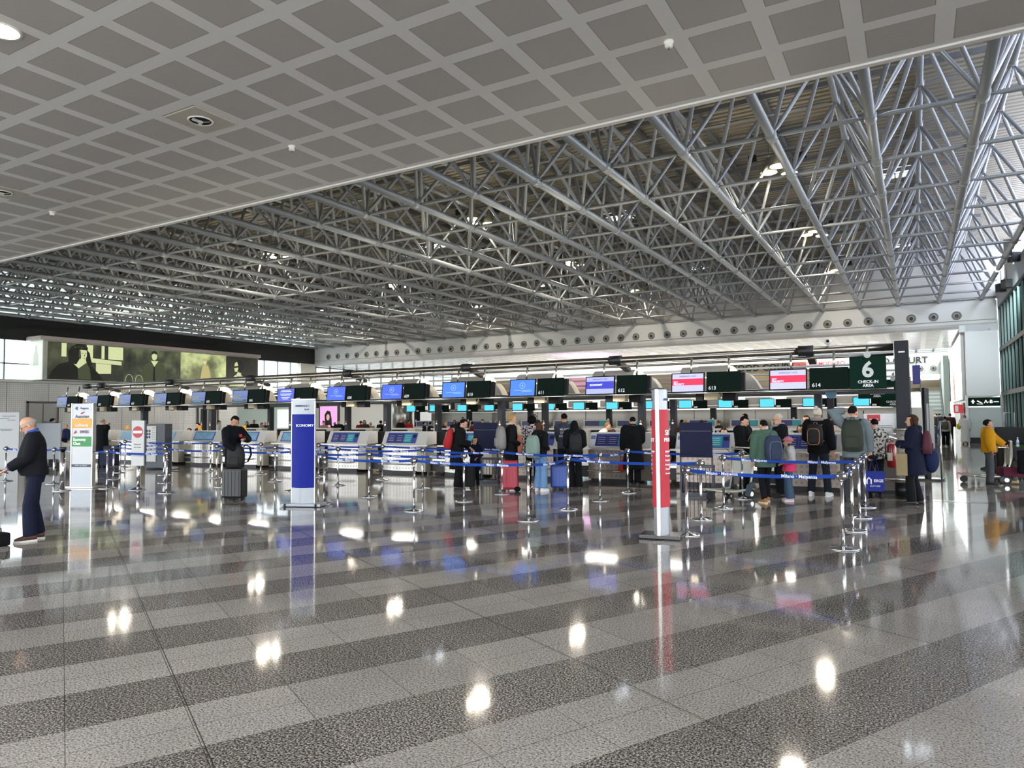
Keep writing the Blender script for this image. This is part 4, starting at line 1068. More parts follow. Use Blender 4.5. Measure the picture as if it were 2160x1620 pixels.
letter('SWISS', .1, mat('letter_plum', '#5d2f4b', .5), (.07, -.055, 1.40), e, bold=.01)
MB().prism([(-.25,1.36),(-.17,1.45),(-.15,1.38),(-.2,1.36)], -.056, -.052).build('logo', mat('logo_red', '#b3202c', .5), e)
letter('Economy', .1, white_l, (-.25, -.056, 1.21), e, bold=.03, align='LEFT'); letter('Class', .1, white_l, (-.25, -.056, 1.11), e, bold=.03, align='LEFT')
letter('STAR ALLIANCE', .05, white_l, (0, -.056, .55), e)
# thick chrome post left of it
e = empty('retractable_barrier_post', (-17.95, 9.5, 0), 0, 'thick chrome retractable barrier post in front of the grey notice board', 'belt post')
MB().lathe((0,0,0), [(.2,0),(.2,.015),(.16,.03),(.06,.045)], 24).build('base_plate', chrome, e); MB().cyl((0,0,.04),(0,0,.98),.06,16).build('pole', chrome, e); MB().cyl((0,0,.98),(0,0,1.05),.075,16).build('head', slv, e)
e = empty('retractable_barrier_post', (-30.8, 13.8, 0), 0, 'chrome barrier post partly behind the man with the tablet', 'belt post')
MB().cyl((0,0,.02),(0,0,1.0),.06,12).build('pole', chrome, e); MB().lathe((0,0,0), [(.2,0),(.2,.015),(.06,.03)], 20).build('base_plate', chrome, e)
# no entry sign
e = empty('no_entry_sign', (-16.45, 10.45, 0), R(20), 'standing white notice with a red no-entry disc on a chrome pole', 'sign')
MB().lathe((0,0,0), [(.2,0),(.2,.01),(.12,.03),(.05,.07)], 24).build('base_plate', chrome, e)
MB().cyl((0,.03,.05),(0,.03,.7),.04,14).build('pole', chrome, e)
MB().box((0,0,1.13),(.34,.03,1.1), bev=.005).build('notice_board', mat('notice_white', '#c9c9c6', .5), e)
MB().box((.18,.02,1.13),(.03,.05,1.1)).build('board_edge', mat('edge_dark', '#4b4d50', .5), e)
MB().lathe((0,-.017,1.4), [(.14,0),(.14,-.004)], 28, 0, 'y').build('red_disc', mat('disc_red', '#b0222e', .4), e)
MB().box((0,-.024,1.4),(.24,.004,.06)).build('white_bar', white_l, e)
letter('Please do', .05, mat('letter_grey', '#6b6d70', .5), (-.1, -.018, 1.1), e, align='LEFT'); letter('not enter', .05, mat('letter_grey', '#6b6d70', .5), (-.1, -.018, 1.03), e, align='LEFT')
# kiosk
e = empty('information_kiosk', (-23.3, 15.35, 0), R(14), 'grey information totem with a printed notice before the leftmost desks', 'totem')
MB().b2((-.33,0,0),(.5,.35,1.55), bev=.01).build('case', mat('totem_dark', '#3b4046', .45), e)
MB().box((-.08,-.01,.85),(.44,.02,1.25)).build('notice_board', mat('notice_white', '#c9c9c6', .5), e)
mb = MB()
for r_ in range(3):
    for c_ in range(2): mb.box((-.22+.09*c_, -.022, 1.3-.11*r_), (.07,.004,.08))
mb.build('printed_icons', navyl, e); 
mb = MB()
for r_ in range(12): mb.box((.04, -.022, 1.4-.08*r_), (.14,.004,.012))
mb.build('printed_lines', mat('letter_grey', '#6b6d70', .5), e)
MB().box((.04,-.022,1.42),(.12,.004,.04)).build('orange_line', mat('band_orange', '#e8a63a', .4), e)
# grey board back
e = empty('notice_board', (-27.2, 13.9, 0), R(24), 'blank grey back of a standing board left of the airline pillar', 'sign')
MB().box((0,0,.95),(.95,.05,1.3), bev=.01).build('board', mat('board_grey', '#93989b', .5), e)
for s_ in (-.3,.3): MB().box((s_,0,.16),(.06,.05,.32)).build('leg', slv, e)
for s_ in (-.3,.3): MB().box((s_,0,.02),(.12,.5,.03)).build('foot', slv, e)
MB().box((0,.03,1.62),(.5,.08,.07)).build('top_bracket', slv, e)
# left edge board
p = py(12, 990, 12.9)
e = empty('notice_board', (p.x, 12.9, 0), R(24), 'tall pale notice board at the left edge with small print', 'sign')
MB().box((0,0,1.0),(.98,.05,2.0), bev=.01).build('board', mat('board_pale', '#b9bcbc', .5), e)
mb = MB()
for (z, x, w_) in ((1.86,.1,.5),(1.78,-.05,.35),(1.72,.2,.3),(1.4,0,.5),(1.35,0,.4)): mb.box((x,-.03,z),(w_,.004,.02))
mb.build('printed_lines', mat('letter_grey', '#6b6d70', .5), e)
# ------------------------------------------------------------------ luggage, frames, trolleys
def suitcase(loc, rz, w, d, h, col, lab, name='suitcase', handle=.0, hcol='#2a2b2d', soft=False, wheels=True):
    e = empty(name, loc, rz, lab, 'suitcase')
    m_ = mat('case_'+col.strip('#'), col, .35 if not soft else .8, noise=.08, nscale=6)
    z0 = .05
    b_ = MB().box((0,0,z0+h/2),(w,d,h), bev=min(w,d)*.16).build('shell', m_, e)
    if not soft:
        mb = MB()
        for k in range(5): 
            x = -w*.36 + w*.18*k; mb.box((x,-d/2-.003,z0+h/2),(.02,.008,h*.8)); mb.box((x,d/2+.003,z0+h/2),(.02,.008,h*.8))
        mb.build('rib', m_, e)
    MB().box((0,0,z0+h/2),(w*1.004,.012,h*1.004), bev=.004).build('zip_seam', mat('seam_dark', '#1d1e20', .5), e)
    if wheels:
        for sx in (-1,1):
            for sy in (-1,1):
                MB().cyl((sx*w*.38-.012, sy*d*.32, .028),(sx*w*.38+.012, sy*d*.32, .028),.028,12).build('wheel', mat('wheel_grey', '#4a4b4d', .4), e)
    if handle:
        hm = mat('handle_'+hcol.strip('#'), hcol, .3, metal=.6)
        MB().tube([(-.1,d*.3,z0+h-.05),(-.1,d*.3,z0+h+handle),(.1,d*.3,z0+h+handle),(.1,d*.3,z0+h-.05)], .009, 6).build('pull_handle', hm, e)
    MB().tube([(-.07,0,z0+h-.01),(-.06,0,z0+h+.025),(.06,0,z0+h+.025),(.07,0,z0+h-.01)], .01, 6).build('grip', slv, e)
    return e
def backpack(loc, rz, w, d, h, col, lab, trim=None, straps=True, top=True, name='backpack', tiltx=0.):
    """origin at the centre of the face that lies on the wearer's back; pack extends towards -Y"""
    e = empty(name, loc, rz, lab, 'backpack'); e.rotation_euler = (tiltx, 0, rz)
    m_ = mat('pack_'+col.strip('#'), col, .75, noise=.2, nscale=10, bump=.2)
    mb = MB(); mb.loft([[V((w/2*k_*(abs(cos(a))**.6)*(1 if cos(a) > 0 else -1), -d/2 - d/2*dd*(abs(sin(a))**.7)*(1 if sin(a) > 0 else -1), z*h)) for a in [2*pi*i/20 for i in range(20)]] for (z, k_, dd) in ((-.5,.7,.75),(-.47,.9,.95),(-.2,1,1.05),(.1,1,1),(.32,.92,.85),(.45,.75,.6),(.5,.5,.35))])
    mb.build('bag_body', m_, e)
    t_ = mat('pack_trim_'+(trim or '#1c1c1c').strip('#'), trim or '#1c1c1c', .6)
    if trim:
        mb = MB(); mb.tube([(w*.36*abs(cos(a*pi/14))**.45*(1 if cos(a*pi/14) > 0 else -1), -d*1.03 - .005, -.08*h + h*.36*abs(sin(a*pi/14))**.45*(1 if sin(a*pi/14) > 0 else -1)) for a in range(28)], .007, 5, closed=True); mb.build('front_piping', t_, e)
    MB().box((0,-d*.98,-.2*h),(w*.62,d*.3,h*.38), bev=.03).build('front_pocket', m_, e)
    if straps:
        for s_ in (-1,1):
            MB().tube([(s_*w*.3,.0,.42*h),(s_*w*.33,.05,.52*h),(s_*w*.36,.22,.4*h),(s_*w*.4,.24,.05*h),(s_*w*.42,.1,-.25*h),(s_*w*.4,-.02,-.3*h)], [(.006,.025)]*6, 8).build('shoulder_strap', t_, e)
    if top: MB().tube([(-.04,-.03,.47*h),(-.03,-.03,.56*h),(.03,-.03,.56*h),(.04,-.03,.47*h)], .008, 6).build('grab_handle', t_, e)
    return e
# baggage size gauges (navy boards over cage frames)
navyp = mat('gauge_navy', '#0a1032', .55, spec=.2); cage = mat('gauge_frame', '#12162e', .4)
def gauge(loc, rz, lab, w=.66, d=.5, front=True):
    e = empty('baggage_gauge', loc, rz, lab, 'baggage gauge', 'navy baggage gauges')
    MB().b2((-w/2,-.02,.82),(w/2,.02,1.55), bev=.006).build('board', navyp, e)
    MB().b2((-w/2+.02,-.026,1.36),(w/2-.02,-.02,1.375)).build('board_crease', cage, e)
    for sx in (-1,1):
        MB().box((sx*(w/2-.01),0,.43),(.035,.035,.86)).build('frame_post', cage, e)
        MB().box((sx*(w/2-.01),d,.33),(.035,.035,.6)).build('frame_post', cage, e)
    mb = MB()
    for z in (.06,.62): 
        mb.b2((-w/2,-.015,z-.015),(w/2,.015,z+.015)); mb.b2((-w/2,d-.015,z-.015),(w/2,d+.015,z+.015))
        for sx in (-1,1): mb.b2((sx*w/2-.012,0,z-.012),(sx*w/2+.012,d,z+.012))
    mb.build('frame_rail', cage, e)
    for q in range(7):
        x = -w/2+w*(q+1)/8; mb = MB(); mb.cyl((x,d*.5,.06),(x,d*.5,.6),.007,6); mb.build('cage_bar', cage, e)
    for q in range(4):
        y = d*(q+1)/5; MB().cyl((-w/2,y,.06),(-w/2,y,.6),.007,6).build('cage_bar', cage, e)
    MB().b2((-w/2,-.02,.0),(w/2,d,.05)).build('base_tray', cage, e)
    return e
gauge((-9.53, 15.35, 0), R(10), 'navy baggage gauge frame beside the girl in dark blue coat')
gauge((-3.98, 14.72, 0), R(10), 'navy baggage gauge frame right of the red priority pillar')
# fallen lamp/cable by the kiosk, floor items
e = empty('floor_pedestal', (-22.6, 15.0, 0), 0, 'black rubber foot and cables lying by the grey totem', 'foot'); MB().lathe((0,0,0), [(.3,0),(.3,.03),(.1,.05)], 20).build('rubber_foot', slv, e); MB().tube([(.2,0,.03),(.6,.1,.02),(.9,-.1,.02),(1.2,.05,.05)], .02, 6).build('cable', slv, e)
# trolleys
def trolley(loc, rz, lab, panel='#8f9a80', extra=False):
    e = empty('luggage_trolley', loc, rz, lab, 'luggage trolley')
    fr = mat('trolley_alu', '#c4c2b4', .3, metal=.5); tyre = mat('tyre', '#1a1a1a', .6)
    # local +Y is the pushing direction; handle at y=0
    for sx in (-1,1):
        MB().tube([(sx*.26,0,1.02),(sx*.26,.02,.5),(sx*.26,.12,.18),(sx*.22,.5,.16),(sx*.16,.95,.2)], [(.018,.03)]*5, 8).build('side_frame', fr, e)
        mb = MB(); mb.cyl((sx*.3-.02,.12,.1),(sx*.3+.02,.12,.1),.1,18); mb.build('rear_wheel', tyre, e)
        MB().lathe((sx*.3,.12,.1), [(.05,-.026),(.05,.026)], 14, 0, 'x').build('wheel_hub', alu, e)
        MB().prism([(-.02,.2),(.06,.34),(.2,.28),(.26,.08),(.2,.05),(.1,.24)], sx*.3-.035, sx*.3+.035, 'yz').build('mudguard', mat('mudguard', '#3a4a55', .5), e)
    MB().cyl((-.03,.95,.08),(.03,.95,.08),.08,14).build('front_wheel', tyre, e)
    mb = MB(); mb.tube([(-.22,.3,.17),(-.2,.9,.19),(-.1,1.05,.22),(.1,1.05,.22),(.2,.9,.19),(.22,.3,.17)], .016, 6)
    for y in (.35,.55,.75): mb.cyl((-.22,y,.17),(.22,y,.17),.012,6)
    mb.build('platform', fr, e)
    MB().cyl((-.29,0,1.02),(.29,0,1.02),.018,10).build('handlebar', white_p if extra else fr, e)
    MB().b2((-.25,.0,.45),(.25,.03,.86)).build('advert_panel', mat('panel_'+panel.strip('#'), panel, .5), e)
    mb = MB(); mb.b2((-.22,.04,.86),(.22,.25,.88)); mb.tube([(-.22,.05,.88),(-.22,.25,1.0),(.22,.25,1.0),(.22,.05,.88)], .008, 6); mb.build('small_basket', fr, e)
    return e
trolley((-3.12, 15.1, 0), R(150), 'empty luggage trolley beside the woman in the black coat', '#d0cfc4')
trolley((1.95, 20.75, 0), R(95), 'loaded luggage trolley in front of the man in yellow jacket', '#a3a78c', True)
suitcase((2.0, 20.85, .88), R(0), .62, .3, .42, '#17181b', 'black carry-on lying high on the trolley by the yellow jacket', soft=True, wheels=False, handle=.35, hcol='#c9c9c9')
suitcase((1.95, 20.5, .14), R(20), .5, .4, .22, '#5c1230', 'burgundy soft bag low on the trolley of the yellow jacket man', soft=True, wheels=False, name='soft_bag')
def bottle(loc, lab, col='#cfe2ee'):
    e = empty('water_bottle', loc, 0, lab, 'bottle')
    MB().lathe((0,0,0), [(.03,0),(.033,.02),(.033,.14),(.014,.19),(.013,.21)], 14).build('bottle_body', mat('bottle_clear', col, .1, spec=.8), e)
    MB().lathe((0,0,.21), [(.016,0),(.016,.02)], 12).build('cap', mat('cap_white', '#eeeeee', .4), e)
    MB().lathe((0,0,.06), [(.0345,0),(.0345,.05)], 14, cap=False).build('paper_label', mat('label_blue', '#7fa8d8', .5), e)
# right side: extinguisher, notice, steel column, tall post stand
p = py(1862, 960, 17.2)
e = empty('notice_poster', (p.x, 17.05, .82), 0, 'white airport notice with a red heading on the desk end', 'poster')
MB().b2((-.34,0,0),(.34,.03,.88), bev=.005).build('notice_board', mat('notice_bright', '#dfe1e2', .4), e)
MB().b2((-.27,-.006,.72),(-.02,0,.86)).build('red_heading', mat('head_red', '#c0202f', .4), e)
letter('DANGER', .045, white_l, (-.145,-.01,.76), e)
mb = MB()
for (z,x,w_) in ((.62,.0,.4),(.58,.05,.32),(.46,-.1,.2),(.43,-.1,.22),(.40,-.1,.16),(.28,-.1,.22),(.25,-.12,.16)): mb.box((x,-.003,z),(w_,.006,.014))
mb.build('printed_lines', mat('letter_grey', '#6b6d70', .5), e)
mb = MB(); mb.tube([(.12+.06*cos(a*pi/6), -.004, .12+.06*sin(a*pi/6)) for a in range(12)], .008, 4, closed=True); mb.box((.12,-.004,.12),(.1,.006,.012), rot=Matrix.Rotation(.7,3,'Y')); mb.build('ban_icon', mat('icon_blue', '#3a5f8f', .5), e)
for s_ in (-.34,.34): MB().cyl((s_,.06,-.1),(s_,.06,.95),.012,8).build('frame_rod', slv, e)
e = empty('counter_end', (-.95, 16.9, 0), 0, 'dark desk end block carrying the white notice', 'desk end')
MB().b2((-.55,.05,.08),(.62,.75,.8)).build('cabinet', mat('cab_dark','#6e665c',.4), e); MB().b2((-.55,.1,0),(.62,.7,.08)).build('plinth', cabd, e)
MB().b2((-.6,-.02,.8),(.68,.8,.83)).build('top_plate', ctop, e)
p = gz(1907, 1045)
e = empty('steel_bollard', (-.22, 16.5, 0), 0, 'round perforated steel bollard with a bumper ring at the island end', 'bollard')
MB().cyl((0,0,0),(0,0,1.36),.17,24).build('column', perf, e); MB().cyl((0,0,1.36),(0,0,1.40),.19,24).build('cap', alu, e); MB().cyl((0,0,0),(0,0,.3),.175,24).build('kick_plate', mat('kick_dark', '#2b2b2c', .3, metal=.5), e)
MB().tube([(-.1,-.17,.36),(-.45,-.3,.36),(-.5,-.38,.4),(-.45,-.42,.4),(.15,-.42,.38),(.2,-.2,.38)], .025, 8).build('bumper_rail', alu, e)
p = gz(1900, 1035)
e = empty('fire_extinguisher', (-.42, 16.1, .62), 0, 'red fire extinguisher mounted before the steel bollard', 'fire extinguisher')
rdm = mat('extinguisher_red', '#8c1418', .3, coat=.4)
MB().lathe((0,0,0), [(.06,0),(.085,.02),(.085,.42),(.05,.5),(.025,.53)], 20).build('cylinder', rdm, e)
MB().cyl((0,0,.53),(0,0,.58),.02,10).build('valve', alu, e); MB().box((.03,0,.6),(.14,.02,.02), rot=Matrix.Rotation(.3,3,'Y')).build('lever', alu, e)
MB().tube([(0,0,.56),(-.08,-.03,.57),(-.11,-.03,.45),(-.1,-.04,.15)], .01, 6).build('hose', slv, e); MB().box((-.03,-.082,.22),(.09,.02,.16)).build('paper_label', mat('label_cream', '#cfc6b5', .5), e)
MB().b2((-.05,.06,.1),(.05,.45,.2)).build('bracket', slv, e)
MB().lathe((0,0,.66), [(.085,0),(.09,.01),(.085,.03)], 20).build('steel_ring', chrome, e)
p = gz(1958, 1012)
e = empty('tall_panel_stand', (p.x, p.y, 0), R(80), 'tall thin black panel stand right of the woman in navy coat', 'sign')
MB().box((0,0,1.2),(.62,.06,2.3), bev=.008).build('panel', mat('panel_black', '#0d0e11', .7, spec=.2), e)
MB().box((0,.03,.03),(.55,.75,.03)).build('base_plate', mat('base_glass', '#5a6266', .2, metal=.5), e)
MB().tube([(.1,.35,.04),(.1,.35,.5),(.1,.55,.5),(.1,.55,.04)], .01, 6).build('side_hoop', chrome, e)
MB().box((0,-.034,1.15),(.3,.006,1.6)).build('printed_panel', mat('print_dark', '#2f343c', .4), e)
MB().cyl((.0,-.3,0),(.0,-.3,1.5),.02,8).build('side_pole', chrome, e)
# seat row at the right edge
e = empty('seat_row', (3.2, 29.5, 0), R(-90), 'row of dark airport seats under the green glass wall', 'bench')
for k in range(6):
    MB().box((-2.2+.7*k,0,.45),(.6,.5,.06), bev=.02).build('seat', blk, e); MB().box((-2.2+.7*k,-.26,.75),(.6,.05,.55), bev=.02).build('backrest', blk, e)
MB().box((-.4,0,.38),(4.3,.08,.06)).build('beam', alu, e)
for k in (-2,1.2): MB().box((k,0,.19),(.06,.4,.38)).build('leg', alu, e)
# ------------------------------------------------------------------ people
HEAD = 29.7
SK = {'l': '#c99a80', 'm': '#b07d5f', 'd': '#7a5340'}
def ik(S, W, u, l, pole):
    d = W - S; L = min(d.length, (u+l)*.995); dn = d.normalized(); W = S + dn*L
    a = (u*u - l*l + L*L)/(2*L); h = sqrt(max(0, u*u - a*a))
    pv = (pole - dn*pole.dot(dn)).normalized()
    return S + dn*a + pv*h, W
ARM = {'down': (.25,.04,.88), 'phone': (.09,.30,1.17), 'hold': (.13,.30,1.05), 'pocket': (.21,.10,.93), 'ear': (.12,.12,1.50), 'head': (.10,.03,1.66), 'waist': (.12,.17,1.04),
       'reach': (.14,.46,1.12), 'carry': (.27,.10,.86), 'chest': (.06,.22,1.28), 'desk': (.16,.36,1.02), 'out': (.34,.18,1.02), 'tablet': (.11,.31,1.03), 'face': (.05,.20,1.56)}
class Person: pass
def person(label, loc, a=0, H=1.72, top='#15161a', bottom='#15161c', shoe='#141414', sole=None, hair='#1c1512', style='short', L='down', Rr='down', lean=0, pitch=5, turn=0, hem=.86,
           bulk=.018, flare=0., belly=0., spread=.1, stride=0., leg=0., skin='l', vox=.014, sit=False, female=False, hood=False, collar=None, eyes=True, hs=1., head_scale=1., top2=None, shorts=False, roll=0, beard=False, group=None, sleeve_b=0., shoulders=1., mouth=True, pole=None):
    s = H/1.75
    e = empty('person', (loc[0], loc[1], loc[2] if len(loc) > 2 else 0), R(HEAD + a), label, 'person', group)
    e.scale = (s, s, s)
    HA = math.degrees(atan2(-loc[0], loc[1])); e.rotation_euler[2] = R(HA + a)
    zh = .95 if not sit else .52
    dz = zh - .95
    la = R(lean)
    def T(p):
        p = V(p); y, z = p.y, p.z - .95
        return V((p.x, y*cos(la) + z*sin(la), .95 + dz + z*cos(la) - y*sin(la)))
    nk = T((0, .015, 1.52))
    Rh = Matrix.Rotation(R(turn), 3, 'Z') @ Matrix.Rotation(-R(pitch) - la*.4, 3, 'X') @ Matrix.Rotation(R(roll), 3, 'Y')
    hsz = head_scale
    def Hd(p): return nk + Rh @ (V(p)*hsz)
    # limbs
    if sit: hips = [V((-.09, 0, zh)), V((.09, 0, zh))]; knees = [V((-.12, .42, .52)), V((.12, .42, .52))]; ank = [V((-.12, .44, .08)), V((.12, .44, .08))]
    else:
        ank = [V((-spread, stride, .08)), V((spread, -stride, .08))]; hips = [V((-.088, 0, .92)), V((.088, 0, .92))]
        knees = [(hips[i] + ank[i])/2 + V((0, .035 + abs(stride)*.25, 0)) for i in (0, 1)]
    arms = []
    for sd, ps in ((-1, L), (1, Rr)):
        S = T((sd*.185*shoulders, 0, 1.415))
        t = ARM[ps] if isinstance(ps, str) else ps
        Wt = V((sd*t[0], t[1], t[2] + dz)) if isinstance(ps, str) else V((t[0], t[1], t[2]))
        if lean and isinstance(ps, str): Wt = T((sd*t[0], t[1], t[2]))
        pl = V((sd*.32, -.65, -.5)) if pole is None else V((sd*pole[0], pole[1], pole[2]))
        E_, W_ = ik(S, Wt, .285, .255, pl)
        arms.append((sd, S, E_, W_))
    skm = mat('skin_'+skin, SK[skin], .5, noise=.05, nscale=30)
    # ---- body, one continuous surface
    mb = MB(); N = 16
    def ring(c, rx, ry, n=N, f=lambda p: p, yo=0):
        return [f(V((c[0] + rx*cos(2*pi*k/n), c[1] + yo + ry*sin(2*pi*k/n), c[2]))) for k in range(n)]
    mb.loft([ring((0,0,z), rx, ry, f=T) for z, rx, ry in ((.86,.12,.09),(.98,.145,.10),(1.1,.125,.09),(1.3,.15,.105),(1.40,.155,.09),(1.46,.09,.07),(1.50,.058,.058))])
    mb.tube([T((0,0,1.42)), nk, Hd((0,.0,.07))], [.062,.055,.05], 14)
    mb.ball(Hd((0,-.012,.118)), (.074*hsz,.094*hsz,.088*hsz), 18, 12, rot=Rh); mb.ball(Hd((0,.022,.07)), (.061*hsz,.072*hsz,.09*hsz), 16, 12, rot=Rh); mb.ball(Hd((0,.05,.012)), (.04*hsz,.04*hsz,.03*hsz), 12, 8, rot=Rh)
    mb.tube([Hd((0,.088,.098)), Hd((0,.105,.07)), Hd((0,.108,.058))], [.009,.014,.013], 8)
    for sd in (-1, 1): mb.ball(Hd((sd*.076,-.005,.075)), (.011,.02,.032), 10, 8, rot=Rh)
    for (sd, S, E_, W_) in arms:
        mb.tube([S - (E_-S).normalized()*.02, S.lerp(E_, .5), E_, E_.lerp(W_, .4), W_], [.05,.045,.038,.037,.027], 12)
        d = (W_-E_).normalized(); up = V((0,0,1)) if abs(d.z) < .85 else V((0,1,0))
        side = d.cross(up).normalized(); nrm = side.cross(d).normalized()
        mb.tube([W_ - d*.01, W_ + d*.03, W_ + d*.085], [(.018,.028),(.017,.04),(.013,.036)], 10, ref=nrm)
        for q in range(4):
            o_ = side*(-.03 + .02*q); ln = (.030,.034,.032,.025)[q]
            p0 = W_ + d*.08 + o_; p1 = p0 + d*ln; p2 = p1 + (d*.6 - nrm*.8).normalized()*.026; p3 = p2 + (d*.1 - nrm).normalized()*.018
            mb.tube([p0, p1, p2, p3], [.0095,.009,.0085,.007], 7)
        p0 = W_ + d*.025 - side*.03*sd*-1; mb.tube([W_ + d*.02 + side*.026*-sd, W_ + d*.05 + side*.05*-sd - nrm*.01, W_ + d*.075 + side*.05*-sd - nrm*.025], [.012,.011,.009], 7)
    for i in (0, 1):
        mb.tube([hips[i] + V((0,0,.02)), hips[i].lerp(knees[i], .4), knees[i], knees[i].lerp(ank[i], .35), ank[i]], [.075,.068,.046,.045,.032], 12)
        mb.tube([ank[i] + V((0,-.04,-.03)), ank[i] + V((0,.05,-.045)), ank[i] + V((0,.13,-.06))], [(.03,.035),(.025,.04),(.015,.035)], 10)
    link(remesh(mb, vox*.75, skm, 2), 'body', e)
    # ---- trousers
    b_ = bulk
    bm_ = cloth(bottom)
    mb = MB()
    hf = (lambda p: p) if sit else (lambda p: p)
    mb.loft([[V((c[0], c[1], c[2]+dz)) for c in ring((0,0,z), rx, ry)] for z, rx, ry in ((.80,.13,.10),(.88,.165,.118),(.98,.16,.112),(1.03,.145,.105))])
    for i in (0, 1):
        kf = leg
        mb.tube([hips[i], hips[i].lerp(knees[i], .4), knees[i], knees[i].lerp(ank[i], .5), ank[i] + V((0,0,.0))], [.09,.085,.066+kf*.4,.062+kf*.8,.058+kf], 14)
    link(remesh(mb, vox, bm_, 3), 'trousers', e)
    # ---- upper garment
    tm_ = cloth(top)
    fem = -.012 if female else 0
    mb = MB(); rings = []
    prof = []
    if hem < .84 and not sit:
        prof += [(hem, .175+b_+flare, .135+b_+flare, 0), ((hem+.9)/2, .172+b_+flare*.6, .132+b_+flare*.5, 0)]
    elif not sit: prof += [(hem, .168+b_, .125+b_, belly*.25)]
    else: prof += [(.9, .168+b_, .125+b_, 0)]
    prof += [(.98, .162+b_, .120+b_, belly*.7), (1.10, .145+b_+fem, .108+b_, belly), (1.22, .155+b_, .115+b_, belly*.6), (1.32, .168+b_, .118+b_, belly*.15), (1.40, .16+b_, .10+b_, 0), (1.445, .11+b_, .08+b_, 0), (1.485, .075+b_*.6, .072+b_*.5, 0), (1.51, .064+b_*.5, .064+b_*.5, 0)]
    prof = [p for i, p in enumerate(prof) if i == 0 or p[0] > prof[i-1][0] + .01]
    for (z, rx, ry, bl) in prof:
        ff = T if z > .95 else (lambda p: V((p.x, p.y, p.z+dz)))
        rings.append([ff(V((rx*cos(2*pi*k/20), (ry + (bl if sin(2*pi*k/20) > 0 else 0))*sin(2*pi*k/20), z))) for k in range(20)])
    mb.loft(rings)
    for (sd, S, E_, W_) in arms:
        mb.ball(S + V((-sd*.012,0,-.01)), .066+b_, 12, 8)
        Wc = E_.lerp(W_, .93)
        mb.tube([S, S.lerp(E_, .5), E_, E_.lerp(W_, .5), Wc], [.062+b_+sleeve_b,.056+b_+sleeve_b,.05+b_+sleeve_b,.044+b_*.9+sleeve_b,.036+b_*.8+sleeve_b], 14)
        if shorts: pass
    if hood:
        mb.ball(T((0,-.085,1.46)), (.105,.07,.07), 14, 9)
        mb.tube([T((-.085,.03,1.49)), T((-.10,-.05,1.50)), T((0,-.12,1.49)), T((.10,-.05,1.50)), T((.085,.03,1.49))], .03, 8)
    g_ = remesh(mb, vox, [tm_] + ([cloth(top2)] if top2 else []), 3)
    if top2:
        for p in g_.polygons:
            if p.center.z < 1.12: p.material_index = 1
    link(g_, 'coat' if hem < .8 else 'jacket', e)
    if collar:
        MB().tube([T((.07*cos(t), .01+.07*sin(t), 1.50 + .02*(1-sin(t)))) for t in [2*pi*k/14 for k in range(14)]], [(.018,.008)]*14, 8, closed=True).build('collar', cloth(collar), e)
    # ---- shoes
    sm_ = mat('shoe_'+shoe.strip('#'), shoe, .5)
    for i in (0, 1):
        A = ank[i]; o_ = V((A.x, A.y, 0))
        mb = MB(); ang = -.12 if i == 1 else .12
        Rz = Matrix.Rotation(ang, 3, 'Z')
        rr = []
        for (y, z, rx, rz_) in ((-.075,.055,.028,.04),(-.05,.06,.04,.052),(.02,.062,.042,.055),(.09,.048,.046,.036),(.15,.038,.043,.026),(.185,.032,.02,.016)):
            rr.append([o_ + Rz @ V((rx*cos(2*pi*k/12), y, max(.012, z + rz_*sin(2*pi*k/12)))) for k in range(12)])
        mb.loft(rr); so = mb.build('shoe', sm_, e)
        mb = MB(); mb.prism([tuple((o_ + Rz @ V(q)).xy) for q in ((-.03,-.08,0),(.03,-.08,0),(.042,0,0),(.05,.1,0),(.035,.17,0),(0,.195,0),(-.035,.17,0),(-.05,.1,0),(-.042,0,0))], 0, .026, 'xy')
        mb.build('sole', mat('sole_'+(sole or '#101010').strip('#'), sole or '#101010', .6), so)
    # ---- hair
    hm = mat('hair_'+hair.strip('#'), hair, .85, noise=.25, nscale=40, bump=.3, spec=.15)
    if style != 'bald':
        mb = MB(); rings = []; mS = 14
        R0 = {'short': (.082,.103,.097), 'long': (.088,.108,.1), 'bun': (.085,.108,.1), 'curly': (.115,.125,.12), 'fringe': (.081,.102,.095), 'beanie': (.09,.112,.108), 'crop': (.08,.101,.094)}[style if style != 'wavy' else 'long']
        rnd = random.Random(sum(map(ord, label)))
        for i in range(mS+1):
            la_ = -pi/2 + pi*i/mS; la_ = max(-pi/2+.03, min(pi/2-.03, la_)); ring_ = []
            for k in range(20):
                dx, dy, dz_ = cos(la_)*cos(2*pi*k/20), cos(la_)*sin(2*pi*k/20), sin(la_)
                f_ = 1.
                hl = {'beanie': .12, 'crop': .5, 'fringe': .0}.get(style, .42)
                if dy > .25 and dz_ < hl + .15*abs(dx): f_ = .8
                low = {'short': -.45, 'crop': -.35, 'fringe': -.4, 'long': -1, 'wavy': -1, 'bun': -.5, 'curly': -.6, 'beanie': -.05}[style]
                if dz_ < low: f_ = .8
                if abs(dx) > .8 and -.45 < dz_ < 0 and style in ('short','crop','fringe'): f_ = .86
                if style == 'fringe' and dz_ > .42: f_ = .8
                if style == 'curly': f_ *= 1 + rnd.uniform(-.07, .07)
                ring_.append(Hd((R0[0]*dx*f_*hs, -.014 + R0[1]*dy*f_*hs, .112 + R0[2]*dz_*f_*hs)))
            rings.append(ring_)
        mb.loft(rings)
